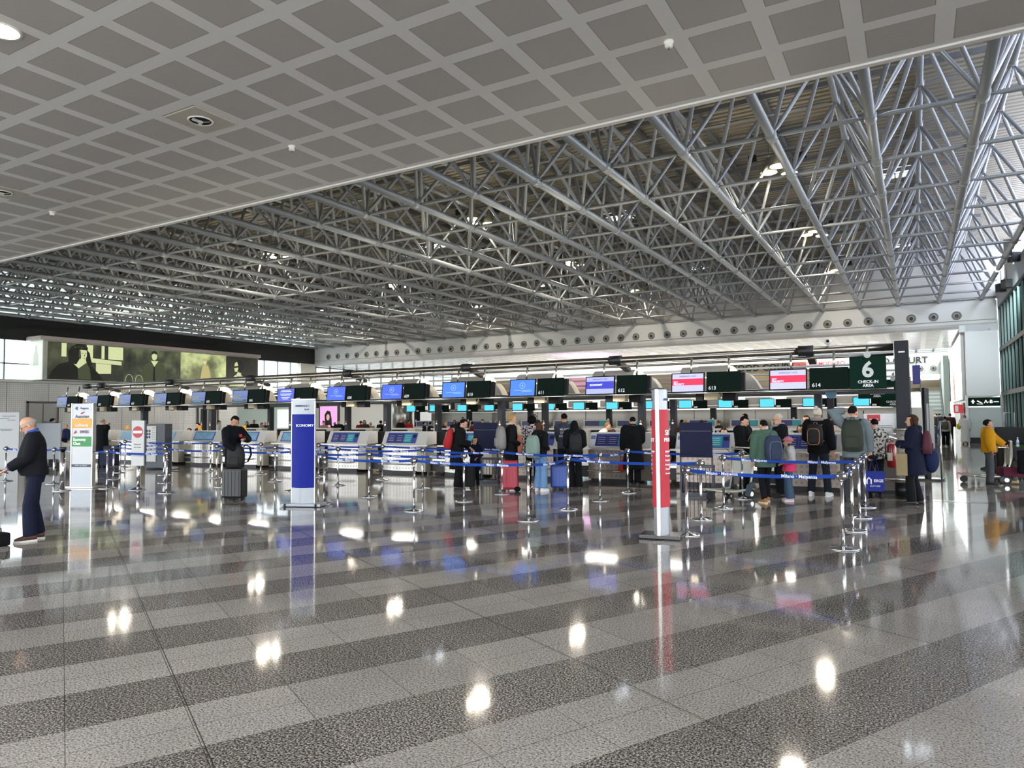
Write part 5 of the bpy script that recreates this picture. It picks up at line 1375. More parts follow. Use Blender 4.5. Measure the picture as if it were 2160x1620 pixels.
        if style in ('long', 'wavy'):
            mb.loft([[Hd((rx*cos(2*pi*k/12), yc + ry*sin(2*pi*k/12), z)) for k in range(12)] for (z, rx, ry, yc) in ((.13,.08,.06,-.04),(.05,.088,.055,-.05),(-.05,.092,.045,-.06),(-.13,.085,.035,-.065),(-.19,.06,.02,-.07))])
            for sd in (-1, 1): mb.tube([Hd((sd*.075,.01,.13)), Hd((sd*.086,.0,.04)), Hd((sd*.08,.01,-.06))], [.018,.022,.012], 8)
        if style == 'bun':
            mb.ball(Hd((0,-.10,.20)), (.04,.045,.045), 12, 8)
        link(mb.mesh('hair', hm if style != 'beanie' else cloth(hair)), 'hair' if style != 'beanie' else 'beanie', e)
    if style == 'beanie':
        MB().tube([Hd((.088*cos(t), -.014+.11*sin(t), .128+.02*sin(t))) for t in [2*pi*k/18 for k in range(18)]], [(.02,.01)]*18, 6, closed=True).build('beanie_fold', cloth(hair), e)
    if eyes:
        dkm = mat('eye_dark', '#1a1210', .3)
        for sd in (-1, 1):
            MB().ball(Hd((sd*.028,.087,.088)), (.011*hsz,.005*hsz,.006*hsz), 8, 6, rot=Rh).build('eye', dkm, e)
            MB().tube([Hd((sd*.014,.092,.107)), Hd((sd*.03,.089,.111)), Hd((sd*.045,.078,.106))], .0035, 5).build('eyebrow', hm if style != 'beanie' else dkm, e)
        MB().ball(Hd((0,.096,.036)), (.02*hsz,.006*hsz,.005*hsz), 8, 6, rot=Rh).build('mouth', mat('lips', '#8c4a42', .5), e)
    if beard: MB().ball(Hd((0,.052,.018)), (.05,.048,.036), 12, 8, rot=Rh).build('beard', hm, e)
    P = Person(); P.e = e; P.T = T; P.Hd = Hd; P.arms = arms; P.s = s
    rot = Matrix.Rotation(R(HA + a), 3, 'Z'); base = V(e.location)
    P.w = lambda p: base + rot @ (V(p)*s)
    P.rz = R(HA + a); P.hand = [P.w(arms[i][3] + (arms[i][3]-arms[i][2]).normalized()*.07) for i in (0, 1)]
    P.rot = rot
    return P
def glasses(P):
    mb = MB()
    for sd in (-1, 1):
        mb.tube([P.Hd((sd*.03+.021*cos(t), .10-.008*abs(cos(t)), .088+.016*sin(t))) for t in [2*pi*k/12 for k in range(12)]], .0028, 5, closed=True)
        mb.tube([P.Hd((sd*.051,.093,.092)), P.Hd((sd*.074,.05,.09)), P.Hd((sd*.078,-.005,.088))], .0028, 5)
    mb.tube([P.Hd((-.01,.103,.09)), P.Hd((.01,.103,.09))], .0028, 5)
    mb.build('glasses', mat('glasses_black', '#111111', .3), P.e)
def phone(P, lab, w=.075, h=.15, off=(0,0,0), flat=.5, name='phone'):
    p = (P.hand[0] + P.hand[1])/2 if flat == 'mid' else P.hand[1]
    p = p + P.rot @ V(off)
    e = empty(name, p, P.rz, lab, 'phone' if name == 'phone' else 'tablet')
    e.rotation_euler = (R(25), 0, P.rz)
    MB().box((0,0,0),(w,h,.009), bev=.003).build('phone_body', slv, e)
    MB().box((0,0,.005),(w*.9,h*.9,.002)).build('display', mat('glass_black', '#0c1018', .1), e)
def pack_on(P, w, d, h, col, lab, z=1.2, trim=None, lean=0, off=.135, x=0.):
    return backpack(P.w(P.T((x, -off, z))), P.rz, w*P.s, d*P.s, h*P.s, col, lab, trim, tiltx=-R(lean))
# --- man with tablet
P = person('bald man in black sweater with blue collar looking down at a tablet', (-10.93, 5.42), 92, 1.79, top='#0f1117', bottom='#12172a', shoe='#4a2a1d', sole='#d8d4cc', hair='#a89f94', style='fringe', L='tablet', Rr='tablet', lean=4, pitch=30, belly=.085, bulk=.03, leg=.03, spread=.1, stride=.05, vox=.010, collar='#3450a8', hem=.9)
glasses(P)
for (sd, S, E_, W_) in P.arms:
    MB().tube([E_.lerp(W_, .92), E_.lerp(W_, 1.0)], [.037,.035], 12).build('shirt_cuff', cloth('#3450a8'), P.e)
phone(P, 'black tablet held by the bald man at the left edge', .18, .25, (0,.05,.02), 'mid', 'tablet')
e = empty('black_bag', gz(-2, 1152), 0, 'corner of a black bag on the floor at the left frame edge', 'bag')
MB().box((0,0,.09),(.2,.2,.18), bev=.03).build('bag_body', cloth('#0d0d10'), e); MB().tube([(-.05,0,.17),(-.04,0,.24),(.04,0,.24),(.05,0,.17)], .008, 6).build('strap', slv, e)
# --- hooded man
P = person('man in black hooded sweatshirt with red chest patch looking at his phone', (-12.62, 10.12), -138, 1.80, top='#0b0c12', bottom='#0c0d12', shoe='#0f0f10', hair='#0d0b0b', L=(.02,.36,1.24), Rr=(.10,.24,1.0), pitch=30, lean=2, skin='m', vox=.011, hood=True, bulk=.028, beard=True, turn=-10, pole=(.9,-.4,-.2))
MB().box(P.T((-.06,.155,1.31)), (.07,.012,.06), rot=Matrix.Rotation(.1,3,'X')).build('red_patch', mat('patch_red', '#c8202c', .6), P.e)
e = empty('phone', P.hand[0] + V((0,0,.01)), P.rz, 'black phone in the hand of the hooded man', 'phone'); e.rotation_euler = (R(30), 0, P.rz); MB().box((0,.02,0),(.075,.15,.009), bev=.003).build('phone_body', slv, e); MB().box((0,.02,.005),(.068,.14,.002)).build('display', mat('glass_black', '#0c1018', .1), e)
q = gz(495, 1055)
suitcase((q.x, q.y, 0), R(20), .44, .28, .62, '#101114', 'black hard suitcase standing in front of the hooded man', handle=.5, hcol='#b9b9bb')
backpack((q.x-.02, q.y+.10, .91), R(20), .38, .2, .46, '#0c0d10', 'black backpack resting on top of the black hard suitcase')
e = empty('luggage_tag', (q.x-.17, q.y-.15, .86), R(20), 'white luggage tag hanging off the black backpack', 'tag'); MB().box((0,0,0),(.05,.01,.1)).build('tag_card', white_l, e); MB().cyl((0,0,.05),(.02,.02,.18),.004,5).build('cord', slv, e)
# --- family group
P = person('woman in black coat with red backpack bending over a girl', (-9.36, 13.8), -92, 1.70, top='#0d0d10', bottom='#0b0b0d', hair='#16110f', L='hold', Rr='phone', lean=10, pitch=28, hem=.5, bulk=.04, leg=.04, flare=.02, female=True, hood=True)
pack_on(P, .34, .2, .5, '#a81a20', 'red backpack on the woman in black coat', lean=10)
q = gz(983, 1031); suitcase((q.x, q.y, 0), R(20), .42, .27, .55, '#0b0b0d', 'black soft suitcase between the woman with red backpack and the girl', soft=True, handle=.25)
P = person('small girl in dark blue coat and brown boots looking up', (-9.25, 14.4), 165, 1.20, top='#14162c', bottom='#0c0c10', shoe='#5a3b22', hair='#1d1411', style='long', L='waist', Rr='chest', pitch=-12, hem=.62, bulk=.03, head_scale=1.25, female=True, vox=.016)
P = person('blond woman with bun, long peach scarf and grey backpack', (-8.12, 14.2), -75, 1.78, top='#0f0f12', bottom='#0c0c0e', shoe='#d9d6d0', sole='#eeeeee', hair='#a88755', style='bun', L='down', Rr='waist', pitch=8, hem=.60, bulk=.02, female=True)
mb = MB(); mb.tube([P.T((-.02,.06,1.5)), P.T((.08,.0,1.52)), P.T((0,-.09,1.5)), P.T((-.08,.02,1.5)), P.T((.02,.09,1.48))], .035, 8); mb.build('scarf_loop', cloth('#c9b59b'), P.e)
mb = MB(); mb.tube([P.T((.09,.12,1.48)), P.T((.11,.165,1.25))], [(.015,.05),(.012,.055)], 8); mb.build('scarf_end', cloth('#c9b59b'), P.e)
mb = MB(); mb.tube([P.T((.11,.165,1.25)), P.T((.11,.175,1.0)), P.T((.11,.17,.82))], [(.012,.055),(.012,.06),(.012,.06)], 8); mb.build('scarf_end', cloth('#c0765a'), P.e)
pack_on(P, .34, .22, .52, '#85837e', 'light grey backpack on the blond woman')
q = gz(1062, 1038); suitcase((q.x+.02, q.y+.25, 0), R(24), .40, .30, .66, '#a81d34', 'red hard suitcase beside the blond woman', handle=.0)
e = empty('red_bag_wheel', (q.x+.25, q.y+.2, 0), 0, 'small black bag at the foot of the red suitcase', 'bag'); MB().ball((0,0,.06),(.07,.1,.06),12,8).build('bag_body', cloth('#0c0c0e'), e)
q = py(1122, 880, 14.9)
P = person('person with curly black hair in a black and white patterned jacket', (q.x, 14.9), -20, 1.72, top='#8f8688', bottom='#0c0c0e', shoe='#d8502f', sole='#e0604a', hair='#0a0808', style='curly', L='waist', Rr='waist', hem=.84, bulk=.05)
pt, nt_, bb_ = nmat('patterned_fleece', .9); g = NG(nt_); co2, _x = g.xyz(); nt_.links.new(g.ramp(g.noise(co2, 26, 2), [(.47, (.02,.012,.02)), (.5, (.5,.42,.44)), (.53, (.75,.68,.68))]), bb_.inputs['Base Color'])
[c for c in KIDS[P.e.name] if c.name.startswith('jacket')][0].data.materials[0] = pt
P = person('girl with brown hair, black top, pale blue wide jeans and white shoes', (-7.45, 14.35), -45, 1.60, top='#0e0f12', bottom='#6d93bd', shoe='#e6e6e6', sole='#f2f2f2', hair='#4a3324', style='long', L='down', Rr='waist', turn=-15, pitch=0, leg=.045, bulk=.025, female=True, hood=True)
pack_on(P, .38, .24, .56, '#7d9488', 'grey green backpack on the girl in pale blue jeans', z=1.12)
q = py(1190, 872, 16.15)
P = person('man in dark grey printed T-shirt standing at the desk', (q.x, 16.15), 0, 1.80, top='#3a3d46', bottom='#191a20', hair='#0e0c0c', L='desk', Rr='desk', skin='m', bulk=.012)
for i, t in enumerate(('MUSIC', 'ONLY', 'SOUND')): letter(t, .075, mat('print_grey', '#b6bac4', .6), P.T((0,-.142,1.33-.08*i)), P.e, 0, bold=.02)
P = person('person with black coat and black backpack beside a blue suitcase', (-6.82, 14.86), 5, 1.62, top='#0c0d11', bottom='#0b0b0e', hair='#120e0d', style='long', L='waist', Rr='waist', hem=.72, bulk=.04, leg=.04, hood=True, female=True)
pack_on(P, .32, .2, .46, '#08090b', 'black backpack on the person beside the blue suitcase', z=1.18)
q = gz(1176, 1034); suitcase((q.x, q.y+.15, 0), R(15), .42, .28, .52, '#1f4aa3', 'bright blue ribbed suitcase standing on the floor', handle=.2)
P = person('person in a long black coat standing at the desk below board 612', (-5.93, 16.3), 2, 1.70, top='#0b0b0d', bottom='#0a0a0c', hair='#0c0b0b', L='down', Rr='hold', hem=.42, bulk=.06, flare=.03, leg=.03, pitch=20, hood=False, collar='#0b0b0d')
e = empty('red_handbag', P.hand[0] + V((-.03,0,-.30)), P.rz, 'soft red brown bag hanging beside the long black coat', 'bag'); mb = MB(); mb.loft([[V((rx*cos(2*pi*k/12), ry*sin(2*pi*k/12), z)) for k in range(12)] for z, rx, ry in ((-.14,.06,.04),(-.1,.1,.06),(.05,.08,.05),(.12,.03,.03))]); mb.build('bag_body', cloth('#8a2b1e'), e); MB().tube([(-.03,0,.1),(-.02,0,.3),(.02,0,.3),(.03,0,.1)], .008, 6).build('strap', cloth('#8a2b1e'), e)
# --- group by the trolley
P = person('woman in black coat with dark hair looking down beside the trolley', (-3.2, 15.55), -118, 1.70, top='#0d0d10', bottom='#0b0b0e', hair='#0f0c0b', L='hold', Rr='hold', pitch=25, hem=.62, bulk=.055, flare=.02, female=True, hood=True)
MB().tube([P.T((-.12,.05,1.48)), P.T((0,.17,1.3)), P.T((.13,.15,1.1))], [(.004,.015)]*3, 6).build('bag_strap', cloth('#a88064'), P.e)
P = person('boy in a green hooded coat carrying a dark backpack', (-2.55, 14.38), 25, 1.62, top='#4a6355', bottom='#0e0f14', shoe='#9a6a30', sole='#d9cdb5', hair='#14100e', L='down', Rr='hold', pitch=15, turn=10, hem=.74, bulk=.045, stride=-.14, hood=True, leg=.0)
pack_on(P, .36, .2, .56, '#23304a', 'dark blue grey backpack slung on the boy in green', z=1.12, trim='#5c6b86', x=.08)
P = person('older man with glasses, white hair and plaid scarf holding a bottle', (-2.42, 15.35), 108, 1.75, top='#101218', bottom='#0f1015', hair='#b9b4ac', style='crop', L='chest', Rr='hold', pitch=12, hem=.78, bulk=.045)
glasses(P)
mb = MB(); mb.tube([P.T((.085*cos(t), .015+.085*sin(t), 1.485-.02*sin(t))) for t in [2*pi*k/14 for k in range(14)]], .034, 8, closed=True); mb.tube([P.T((.04,.1,1.46)), P.T((.05,.16,1.28)), P.T((.05,.165,1.12))], [(.012,.05)]*3, 8)
mb.build('scarf', mat('plaid_scarf', '#8f8f88', .8, noise=.6, nscale=26), P.e)
bottle(P.hand[0] + V((0,0,-.02)), 'clear water bottle held by the older man with glasses')
P = person('girl in pink hat and pink and white puffer jacket', (-2.18, 14.85), 100, 1.24, top='#b9b6b4', top2='#d2406a', bottom='#3f5468', shoe='#c9a8b2', sole='#dcdcdc', hair='#c07a86', style='beanie', L='waist', Rr='waist', hem=.82, bulk=.06, head_scale=1.22, leg=.06, vox=.015, female=True, pitch=5, hood=True, spread=.12)
MB().tube([P.Hd((-.07,-.02,.06)), P.Hd((-.08,.0,-.05)), P.Hd((-.07,.04,-.2))], [.022,.024,.015], 8).build('hair_strand', mat('hair_1c1512', '#1c1512', .55), P.e)
P = person('tall person with white hair tied up, black jacket and white sneakers', (-1.76, 15.95), -15, 1.86, top='#0c0d10', bottom='#20262f', shoe='#e3e3e3', sole='#f0f0f0', hair='#c9c3b4', style='bun', L='waist', Rr='down', pitch=0, hem=.84, bulk=.04, leg=.015, spread=.16)
MB().tube([P.T((.1*cos(t), .0+.1*sin(t), 1.50)) for t in [2*pi*k/14 for k in range(14)]], .034, 8, closed=True).build('grey_hood', cloth('#8f9190'), P.e)
pack_on(P, .30, .17, .42, '#1a1413', 'small black backpack with tan piping on the white-haired person', z=1.2, trim='#b4815c')
P = person('very tall man in grey blazer with one arm raised to his head', (-1.03, 15.1), -5, 1.88, top='#6f7c80', bottom='#3a3b41', shoe='#141416', hair='#18110e', L=(-.12,.05,1.64), Rr='down', turn=-25, pitch=5, hem=.80, bulk=.03, leg=.02, spread=.14, stride=.06, hood=True, pole=(1.2,-.1,.2))
MB().tube([P.T((.155*cos(t), .115*sin(t), .94)) for t in [2*pi*k/16 for k in range(16)]], [(.02,.01)]*16, 6, closed=True).build('belt', slv, P.e)
pack_on(P, .36, .22, .56, '#262d22', 'dark green backpack on the man in grey blazer', z=1.2)
h = P.hand[1]
e = empty('shopping_bag', h + V((.06,-.08,-.42)), R(15), 'blue cloth shopping bag with white letters in the tall man\'s hand', 'bag')
bgm = cloth('#2b3585'); mb = MB(); mb.loft([[V((x*rx, y*ry, z)) for x, y in ((-1,-1),(1,-1),(1,1),(-1,1))] for z, rx, ry in ((-.22,.15,.05),(-.2,.16,.06),(0,.17,.05),(.16,.18,.03))], sm=False); mb.build('bag_body', bgm, e)
for y in (-.03,.03): MB().tube([(-.08,y,.15),(-.04,0,.38),(.04,0,.38),(.08,y,.15)], [(.004,.012)]*4, 6).build('bag_handle', bgm, e)
letter('ERGE', .07, white_l, (.06,-.065,-.02), e, bold=.02); letter('DUTY FREE', .035, white_l, (0,-.066,-.12), e)
MB().tube([(-.14,-.06,-.08),(-.14,-.062,.0),(-.11,-.062,.04),(-.07,-.062,.0),(-.07,-.06,-.08)], .014, 6).build('logo', white_l, e)
e = empty('dark_bag', h + V((.02,.12,-.45)), 0, 'dark bag partly hidden behind the blue shopping bag', 'bag'); MB().box((0,0,-.05),(.3,.1,.36), bev=.03).build('bag_body', cloth('#16182a'), e); MB().tube([(-.06,0,.1),(0,0,.36),(.06,0,.1)], .008, 6).build('strap', slv, e)
e = empty('gloves', h + V((.05,-.05,.0)), 0, 'black folded hat or gloves in the tall man\'s hand', 'gloves'); MB().ball((0,0,0),(.09,.05,.04),12,8).build('cloth_bundle', cloth('#101012'), e)
q = py(1845, 895, 16.3)
P = person('person in a pale patterned jacket half hidden by the tall man', (q.x, 16.3), 20, 1.62, top='#a9a496', bottom='#1b1c20', hair='#0d0b0b', L='waist', Rr='hold', hem=.84, bulk=.035, hood=True, pitch=10)
pt2, nt_, bb_ = nmat('patterned_jacket', .9); g = NG(nt_); co2, _x = g.xyz(); nt_.links.new(g.ramp(g.noise(co2, 18, 2), [(.44, (.03,.03,.03)), (.48, (.45,.43,.38)), (.55, (.6,.58,.52))]), bb_.inputs['Base Color'])
[c for c in KIDS[P.e.name] if c.name.startswith('jacket')][0].data.materials[0] = pt2
P = person('woman in navy coat with long brown hair using her phone beside the bollard', (-.03, 15.12), 88, 1.70, top='#12162b', bottom='#0e0f14', shoe='#0e0c0c', hair='#3d2a1e', style='long', L='phone', Rr='phone', pitch=5, hem=.58, bulk=.04, flare=.035, leg=.03, female=True, hood=True, stride=.06)
phone(P, 'black phone held by the woman in navy coat', .075, .15, (0,.02,.02), 'mid')
pack_on(P, .28, .17, .44, '#481829', 'burgundy backpack on the woman in navy coat', z=1.2)
e = empty('paper_bag', P.w((-.2,.2,.78)), P.rz, 'beige paper bag hanging from the arm of the woman in navy', 'bag')
MB().b2((-.05,-.09,-.2),(.05,.09,.2)).build('bag_body', mat('kraft_paper', '#8d7c58', .7), e); MB().tube([(0,-.06,.2),(0,-.03,.34),(0,.03,.34),(0,.06,.2)], .006, 5).build('bag_handle', mat('kraft_paper', '#a3916a', .7), e)
e = empty('blue_duffel', P.w((.12,-.28,.86)), P.rz, 'dark blue padded bag hanging behind the woman in navy', 'bag'); MB().ball((0,0,0),(.12,.13,.24),14,10).build('bag_body', cloth('#1b2546'), e); MB().tube([(0,-.03,.22),(0,.05,.4),(0,.1,.25)], .01, 6).build('strap', cloth('#1b2546'), e)
# --- right side
P = person('man in yellow puffer jacket and grey trousers standing by a loaded trolley', (1.5, 20.15), -82, 1.56, top='#b98412', bottom='#4d5155', shoe='#0f0f10', hair='#0e0c0c', L=(-.17,.42,1.0), Rr='down', pitch=0, hem=.86, bulk=.055, leg=.02, skin='m', hood=True, hs=1.08, sleeve_b=.01)
bottle(V((2.12, 20.68, .88)), 'small water bottle standing on the trolley of the yellow jacket man')
P = person('man in a long white robe walking away at the far pier', (2.37, 45.72), 5, 1.62, top='#dcdcda', bottom='#d8d8d6', shoe='#3b2d25', hair='#8a8580', L='waist', Rr='down', hem=.16, bulk=.05, flare=.03, vox=.02, eyes=False)
e = empty('yellow_bag', P.w((-.3,.02,1.05)), P.rz, 'bright yellow bag under the arm of the man in white robe', 'bag'); MB().ball((0,0,0),(.12,.1,.18),12,8).build('bag_body', cloth('#c8c019'), e); MB().tube([(0,-.04,.15),(0,0,.3),(0,.04,.15)], .01, 5).build('strap', cloth('#c8c019'), e)
P = person('person in white shirt and black trousers walking away with a grey backpack', (1.35, 42.6), 0, 1.55, top='#c9cac8', bottom='#0e0f12', hair='#0f0d0c', L='out', Rr='down', hem=.86, leg=.04, vox=.02, stride=.1, eyes=False)
pack_on(P, .34, .2, .46, '#5a5a50', 'grey backpack on the walker in white shirt')
q = gz(1973, 937); person('child in blue clothes walking left of the grey backpack', (q.x, q.y), 10, 1.15, top='#5a6c94', bottom='#4a6492', hair='#1a1412', vox=.024, eyes=False, leg=.03)
for k, (x_, yb, yt) in enumerate(((1950, 920, 884), (1957, 922, 880), (1963, 918, 882), (1969, 922, 878), (1976, 925, 876), (1983, 920, 879), (1942, 916, 886), (2006, 930, 884))):
    q = gz(x_, yb)
    person('dark-clothed traveller in the far crowd, %s from the left' % ORD[[1,2,3,4,5,6,0,7][k]], (q.x, q.y), [0, 40, -60, 10, 90, -20, 180, 0][k], 1.70, top=['#16171b','#1f1d22','#101114','#2a2226','#16191f','#202327','#1b1b1f','#3b2526'][k], bottom='#111216', hair='#15110f', vox=.03, hem=[.8,.86][k % 2], eyes=False, bulk=.04, group='travellers in the far crowd')
# seated people at the right under the glass wall
for k, (x_, y_, top, bot, lab, a_) in enumerate(((2113, 25.5, '#c78a98', '#3a4668', 'woman in pink top sitting under the green glass wall', 100), (2126, 23.9, '#2a3350', '#1c2233', 'person in dark blue lying back on the seats under the glass wall', 60), (2140, 23.3, '#8c3a4a', '#20242c', 'seated traveller in red behind the loaded trolley', 150), (2151, 23.0, '#3d6e2e', '#5d5a50', 'seated traveller in green at the right edge', 130))):
    q = py(x_, 893, y_)
    person(lab, (q.x, y_), a_, 1.55, top=top, bottom=bot, hair='#17120f', sit=True, vox=.02, L='hold', Rr='hold')
q = py(2158, 900, 20.6)
P = person('person in dark jacket and grey trousers leaning at the right frame edge', (q.x+.22, 20.6), 95, 1.72, top='#26282e', bottom='#5d5a54', shoe='#a9936a', hair='#15110f', sit=True, L='waist', Rr='waist', vox=.018, lean=5)
e = empty('black_coat', (q.x-.05, 20.2, .35), 0, 'black coat hanging down at the right frame edge', 'coat'); MB().box((0,0,.2),(.25,.25,.55), bev=.05).build('coat_cloth', cloth('#0d0e12'), e)
# luggage pile between
for k, (x_, y_, z, w_, h_, c_) in enumerate(((2122, 22.6, .0, .5, .6, '#1a1d22'), (2132, 22.4, 0, .55, .75, '#15171b'), (2144, 22.2, 0, .45, .5, '#22262c'), (2112, 23, 0, .4, .45, '#2a2b33'))):
    q = py(x_, 900, y_); suitcase((q.x, y_, z), R(20*k), w_, .3, h_, c_, 'dark suitcase in the pile behind the trolley, %s from the left' % ORD[[1,2,3,0][k]], soft=True, handle=.3 if k < 2 else 0, hcol='#c9c9c9')
# --- left side and agents
P = person('man in dark suit holding a phone to his face by the steel wall', (-27.6, 14.2), -75, 1.80, top='#121317', bottom='#3a3a3c', hair='#14100e', L='waist', Rr='face', pitch=10, vox=.016, hem=.8)
pack_on(P, .3, .16, .4, '#17181b', 'dark backpack on the man with the phone by the steel wall')
P = person('bald man in a long dark coat phoning right of the airline pillar', (-25.6, 14.9), -40, 1.77, top='#0c0c0f', bottom='#0e0e11', hair='#8a7c70', style='fringe', L='down', Rr='ear', hem=.55, bulk=.05, vox=.016)
q = gz(232, 985); suitcase((q.x, q.y, 0), R(20), .62, .35, .72, '#131c3a', 'large navy suitcase right of the airline pillar', soft=True, handle=.0)
def bg(x_, yt, Y, a_, label, top, hair='#15110e', style='short', H=None, sit=False, **kw):
    q = py(x_, yt, Y)
    if sit:
        kw.setdefault('vox', .02); z = q.z - 1.34*(1.7/1.75)
        return person(label, (q.x, Y, max(-.0, z)), a_, 1.70, top=top, hair=hair, style=style, sit=True, **kw)
    kw.setdefault('vox', .022)
    return person(label, (q.x, Y), a_, H or max(1.5, min(1.9, q.z)), top=top, hair=hair, style=style, **kw)
bg(1254, 886, 18.6, -95, 'blond woman in white blouse bending over behind the desks', '#c4c2bd', '#7a5636', 'short', H=1.66, lean=38, L='desk', Rr='desk', bottom='#0e0e10', female=True, vox=.018)
bg(1293, 902, 18.7, 20, 'agent with brown hair seen from behind board 612 desk', '#14151a', '#3a261b', 'long', sit=True)
bg(1432, 893, 18.6, 10, 'agent with long dark curly hair left of the navy gauge board', '#101014', '#2b1a12', 'long', sit=True)
bg(1527, 899, 18.2, 180, 'agent with black curly hair facing out right of the navy gauge board', '#15151a', '#0d0a0a', 'curly', sit=True, hs=.8)
P = bg(1756, 889, 18.2, 175, 'agent wearing a white face mask behind desk 614', '#a9aeb4', '#2b1c14', sit=True); MB().ball(P.Hd((0,.062,.03)), (.05,.05,.042), 12, 8).build('face_mask', mat('mask_white', '#d9e2e6', .6), P.e)
P = bg(1690, 892, 18.3, 165, 'dark-haired man with glasses behind the white-haired person', '#16181d', '#0c0a0a', sit=True, skin='m'); glasses(P)
P = bg(1701, 874, 18.6, 150, 'brown-haired man with glasses just left of the white-haired person', '#1a1b20', '#3a281d'); glasses(P)
bg(1480, 885, 27, 10, 'long brown-haired woman behind the navy gauge board', '#15151a', '#3b2418', 'long')
bg(1438, 884, 27, -30, 'black-haired person above the left end of the navy gauge board', '#101015', '#0c0a0a')
bg(1448, 886, 26.5, 20, 'person in a yellow hood above the navy gauge board', '#b8943c', '#b8943c', 'beanie')
bg(1490, 888, 27, 160, 'brown-haired traveller right beside the long-haired woman', '#2a2226', '#3a281d')
bg(1516, 885, 27, 60, 'curly blond-haired traveller in black right of the gauge board', '#101015', '#5a4330', 'curly', hs=.75)
bg(1572, 871, 26, 70, 'tall young man in black behind the woman in black coat', '#0f1014', '#120e0c')
bg(400, 901, 18.1, 120, 'agent in black suit with short dark hair at the desk left of the hooded man', '#101114', '#100c0b', sit=True, collar='#e0e0e0')
bg(418, 890, 19.6, 110, 'agent in black behind the orange card holder', '#101114', '#120e0c', sit=True)
bg(462, 886, 27, -110, 'young man with dark hair left of the hooded man', '#c9c9c6', '#120e0c')
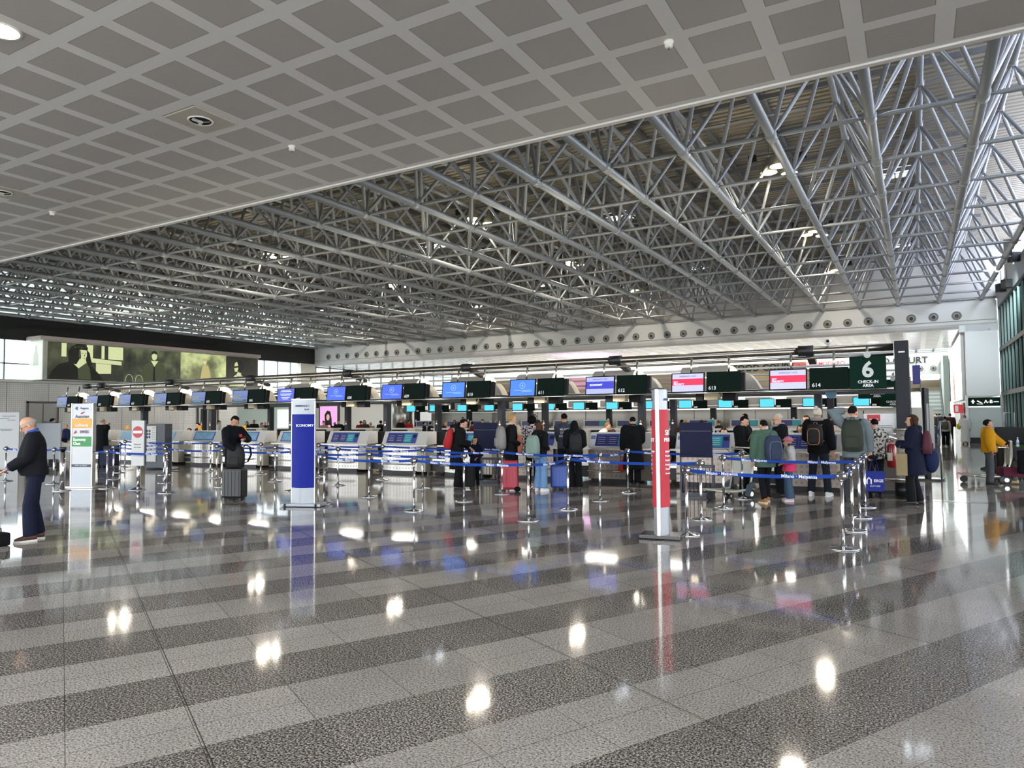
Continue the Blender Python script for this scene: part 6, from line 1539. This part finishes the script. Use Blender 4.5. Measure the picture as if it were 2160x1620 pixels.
for k, (x_, yt, top, hair, st, a_, lab) in enumerate([
 (521, 888, '#15161a', '#120e0c', 'long', 150, 'long-haired woman in black right of the hooded man'),
 (536, 885, '#111216', '#14100e', 'short', 170, 'man in dark jacket under the green fascia'),
 (560, 889, '#2a2a30', '#7d6a5c', 'fringe', 150, 'balding man left of the blue economy pillar'),
 (552, 893, '#8f7f82', '#1a1412', 'short', 120, 'traveller bending beside the balding man'),
 (683, 888, '#a08674', '#1c1310', 'bun', -150, 'woman in beige with dark hair right of the blue pillar'),
 (706, 892, '#17181c', '#8f8a84', 'short', -160, 'grey-haired traveller left of the gantry post of board 608'),
 (714, 885, '#121318', '#120e0c', 'short', 160, 'dark-haired man looking down left of the gantry post'),
 (731, 888, '#141418', '#120e0c', 'short', 0, 'traveller half hidden by the gantry post of board 608'),
 (761, 887, '#a81c1c', '#2a201b', 'short', 0, 'person in a bright red sweater'),
 (769, 885, '#3a3028', '#4a3526', 'long', 165, 'long brown-haired woman facing out behind the red sweater'),
 (782, 891, '#9a9184', '#b3aca4', 'short', -20, 'white-haired person in a beige jacket'),
 (803, 886, '#0d0d10', '#0c0a0a', 'curly', -40, 'person with black curly hair and black coat left of board 609'),
 (845, 881, '#0e0f12', '#8a7668', 'fringe', -50, 'balding man in a black coat below board 609'),
 (862, 884, '#a8252a', '#3a2b24', 'crop', -30, 'person with short hair and red jacket below board 609'),
 (895, 892, '#14161d', '#120e0c', 'short', -90, 'dark-haired traveller leaning on the far counter'),
 (908, 893, '#101218', '#1a1412', 'short', -60, 'traveller in black beside the leaning one'),
 (937, 889, '#16171a', '#a0602e', 'curly', -100, 'woman with orange-blond curly hair left of the red backpack'),
 (959, 885, '#22232a', '#1c1310', 'long', 150, 'long-haired woman facing out behind the red backpack woman'),
 (976, 879, '#141519', '#14100e', 'short', 175, 'tall man in dark sweater behind the red backpack woman'),
 (997, 890, '#7a3a34', '#0e0b0a', 'short', -60, 'dark-haired traveller in rust red beside the tall man'),
 (1018, 884, '#17181c', '#160f0d', 'curly', 150, 'woman with black bob hair left above the first gauge'),
 (1030, 888, '#a08d80', '#4a382c', 'crop', 170, 'man with short hair right above the first gauge'),
 (1128, 873, '#2a2b30', '#120e0c', 'short', 150, 'dark-haired man far behind the curly black hair'),
]):
    bg(x_, yt, 27.5 + (k % 3)*.6, a_, lab, top, hair, st, skin='lm'[k % 2], hs=.8 if st == 'curly' else 1., group='travellers on the far side of the desks', bulk=.03)
q = py(140, 893, 19.5); bg(140, 893, 19.2, 120, 'agent with blond hair behind the grey notice board', '#1a2140', '#9a7a48', 'curly', sit=True, hs=.75)
# ------------------------------------------------------------------ light
w = bpy.data.worlds.new('world'); sc.world = w; w.use_nodes = True
bg = w.node_tree.nodes['Background']; bg.inputs[0].default_value = (.90, .95, 1.0, 1); bg.inputs[1].default_value = WORLD
area('added_purple_glow', (-22.5, 52, 3.9), 3.5, 260, (.85,.35,1), (pi,0,0), 'RECTANGLE', 5, spread=R(70))  # added lamp for the purple patch on the far ceiling, source unknown
fl_ = area('pier_fill_light', (3.4, 37.5, 8.0), .5, 62, (.85,.95,1), (R(72),0,0), 'RECTANGLE', .4, spread=R(75))  # added fill that brightens the white pier, no fixture stands here
# daylight entering through the roof glazing and left windows is carried by their panes; ceiling lights of the far zone:
for x in (-2.3, -10.4, -17.6, -26.5, -34.5, -42):
    area('far_zone_light', (x, 53.2, 6.4), .6, 420, (1, .93, .82), (0,0,0), 'DISK')
    area('stair_zone_light', (x+3, 68, 7.0), 2.5, 500, (1, .97, .92), (0,0,0), 'DISK')
for k in range(13):
    l = area('truss_fill_uplight', (SCX[k]-1.2, 19.1, 2.5), 1.6, 55, (1, .90, .72), (pi,0,0), 'RECTANGLE', .6)  # added upward fill above the desks to brighten the truss
    l = area('desk_downlight', (SCX[k]-.6, 18.2, 2.2), .9, 14, (1, .93, .82), (0,0,0), 'RECTANGLE', .3)
bpy.data.scenes.remove(TS)
sc.view_settings.exposure = EXPO
sc.cycles.use_denoising = True
sc.cycles.max_bounces = 4
sc.cycles.diffuse_bounces = 3
sc.cycles.glossy_bounces = 3
sc.cycles.transparent_max_bounces = 8
sc.cycles.sample_clamp_indirect = 6
sc.cycles.caustics_reflective = False
sc.cycles.caustics_refractive = False
sc.cycles.use_adaptive_sampling = True
sc.cycles.adaptive_min_samples = 16
sc.cycles.adaptive_threshold = .12
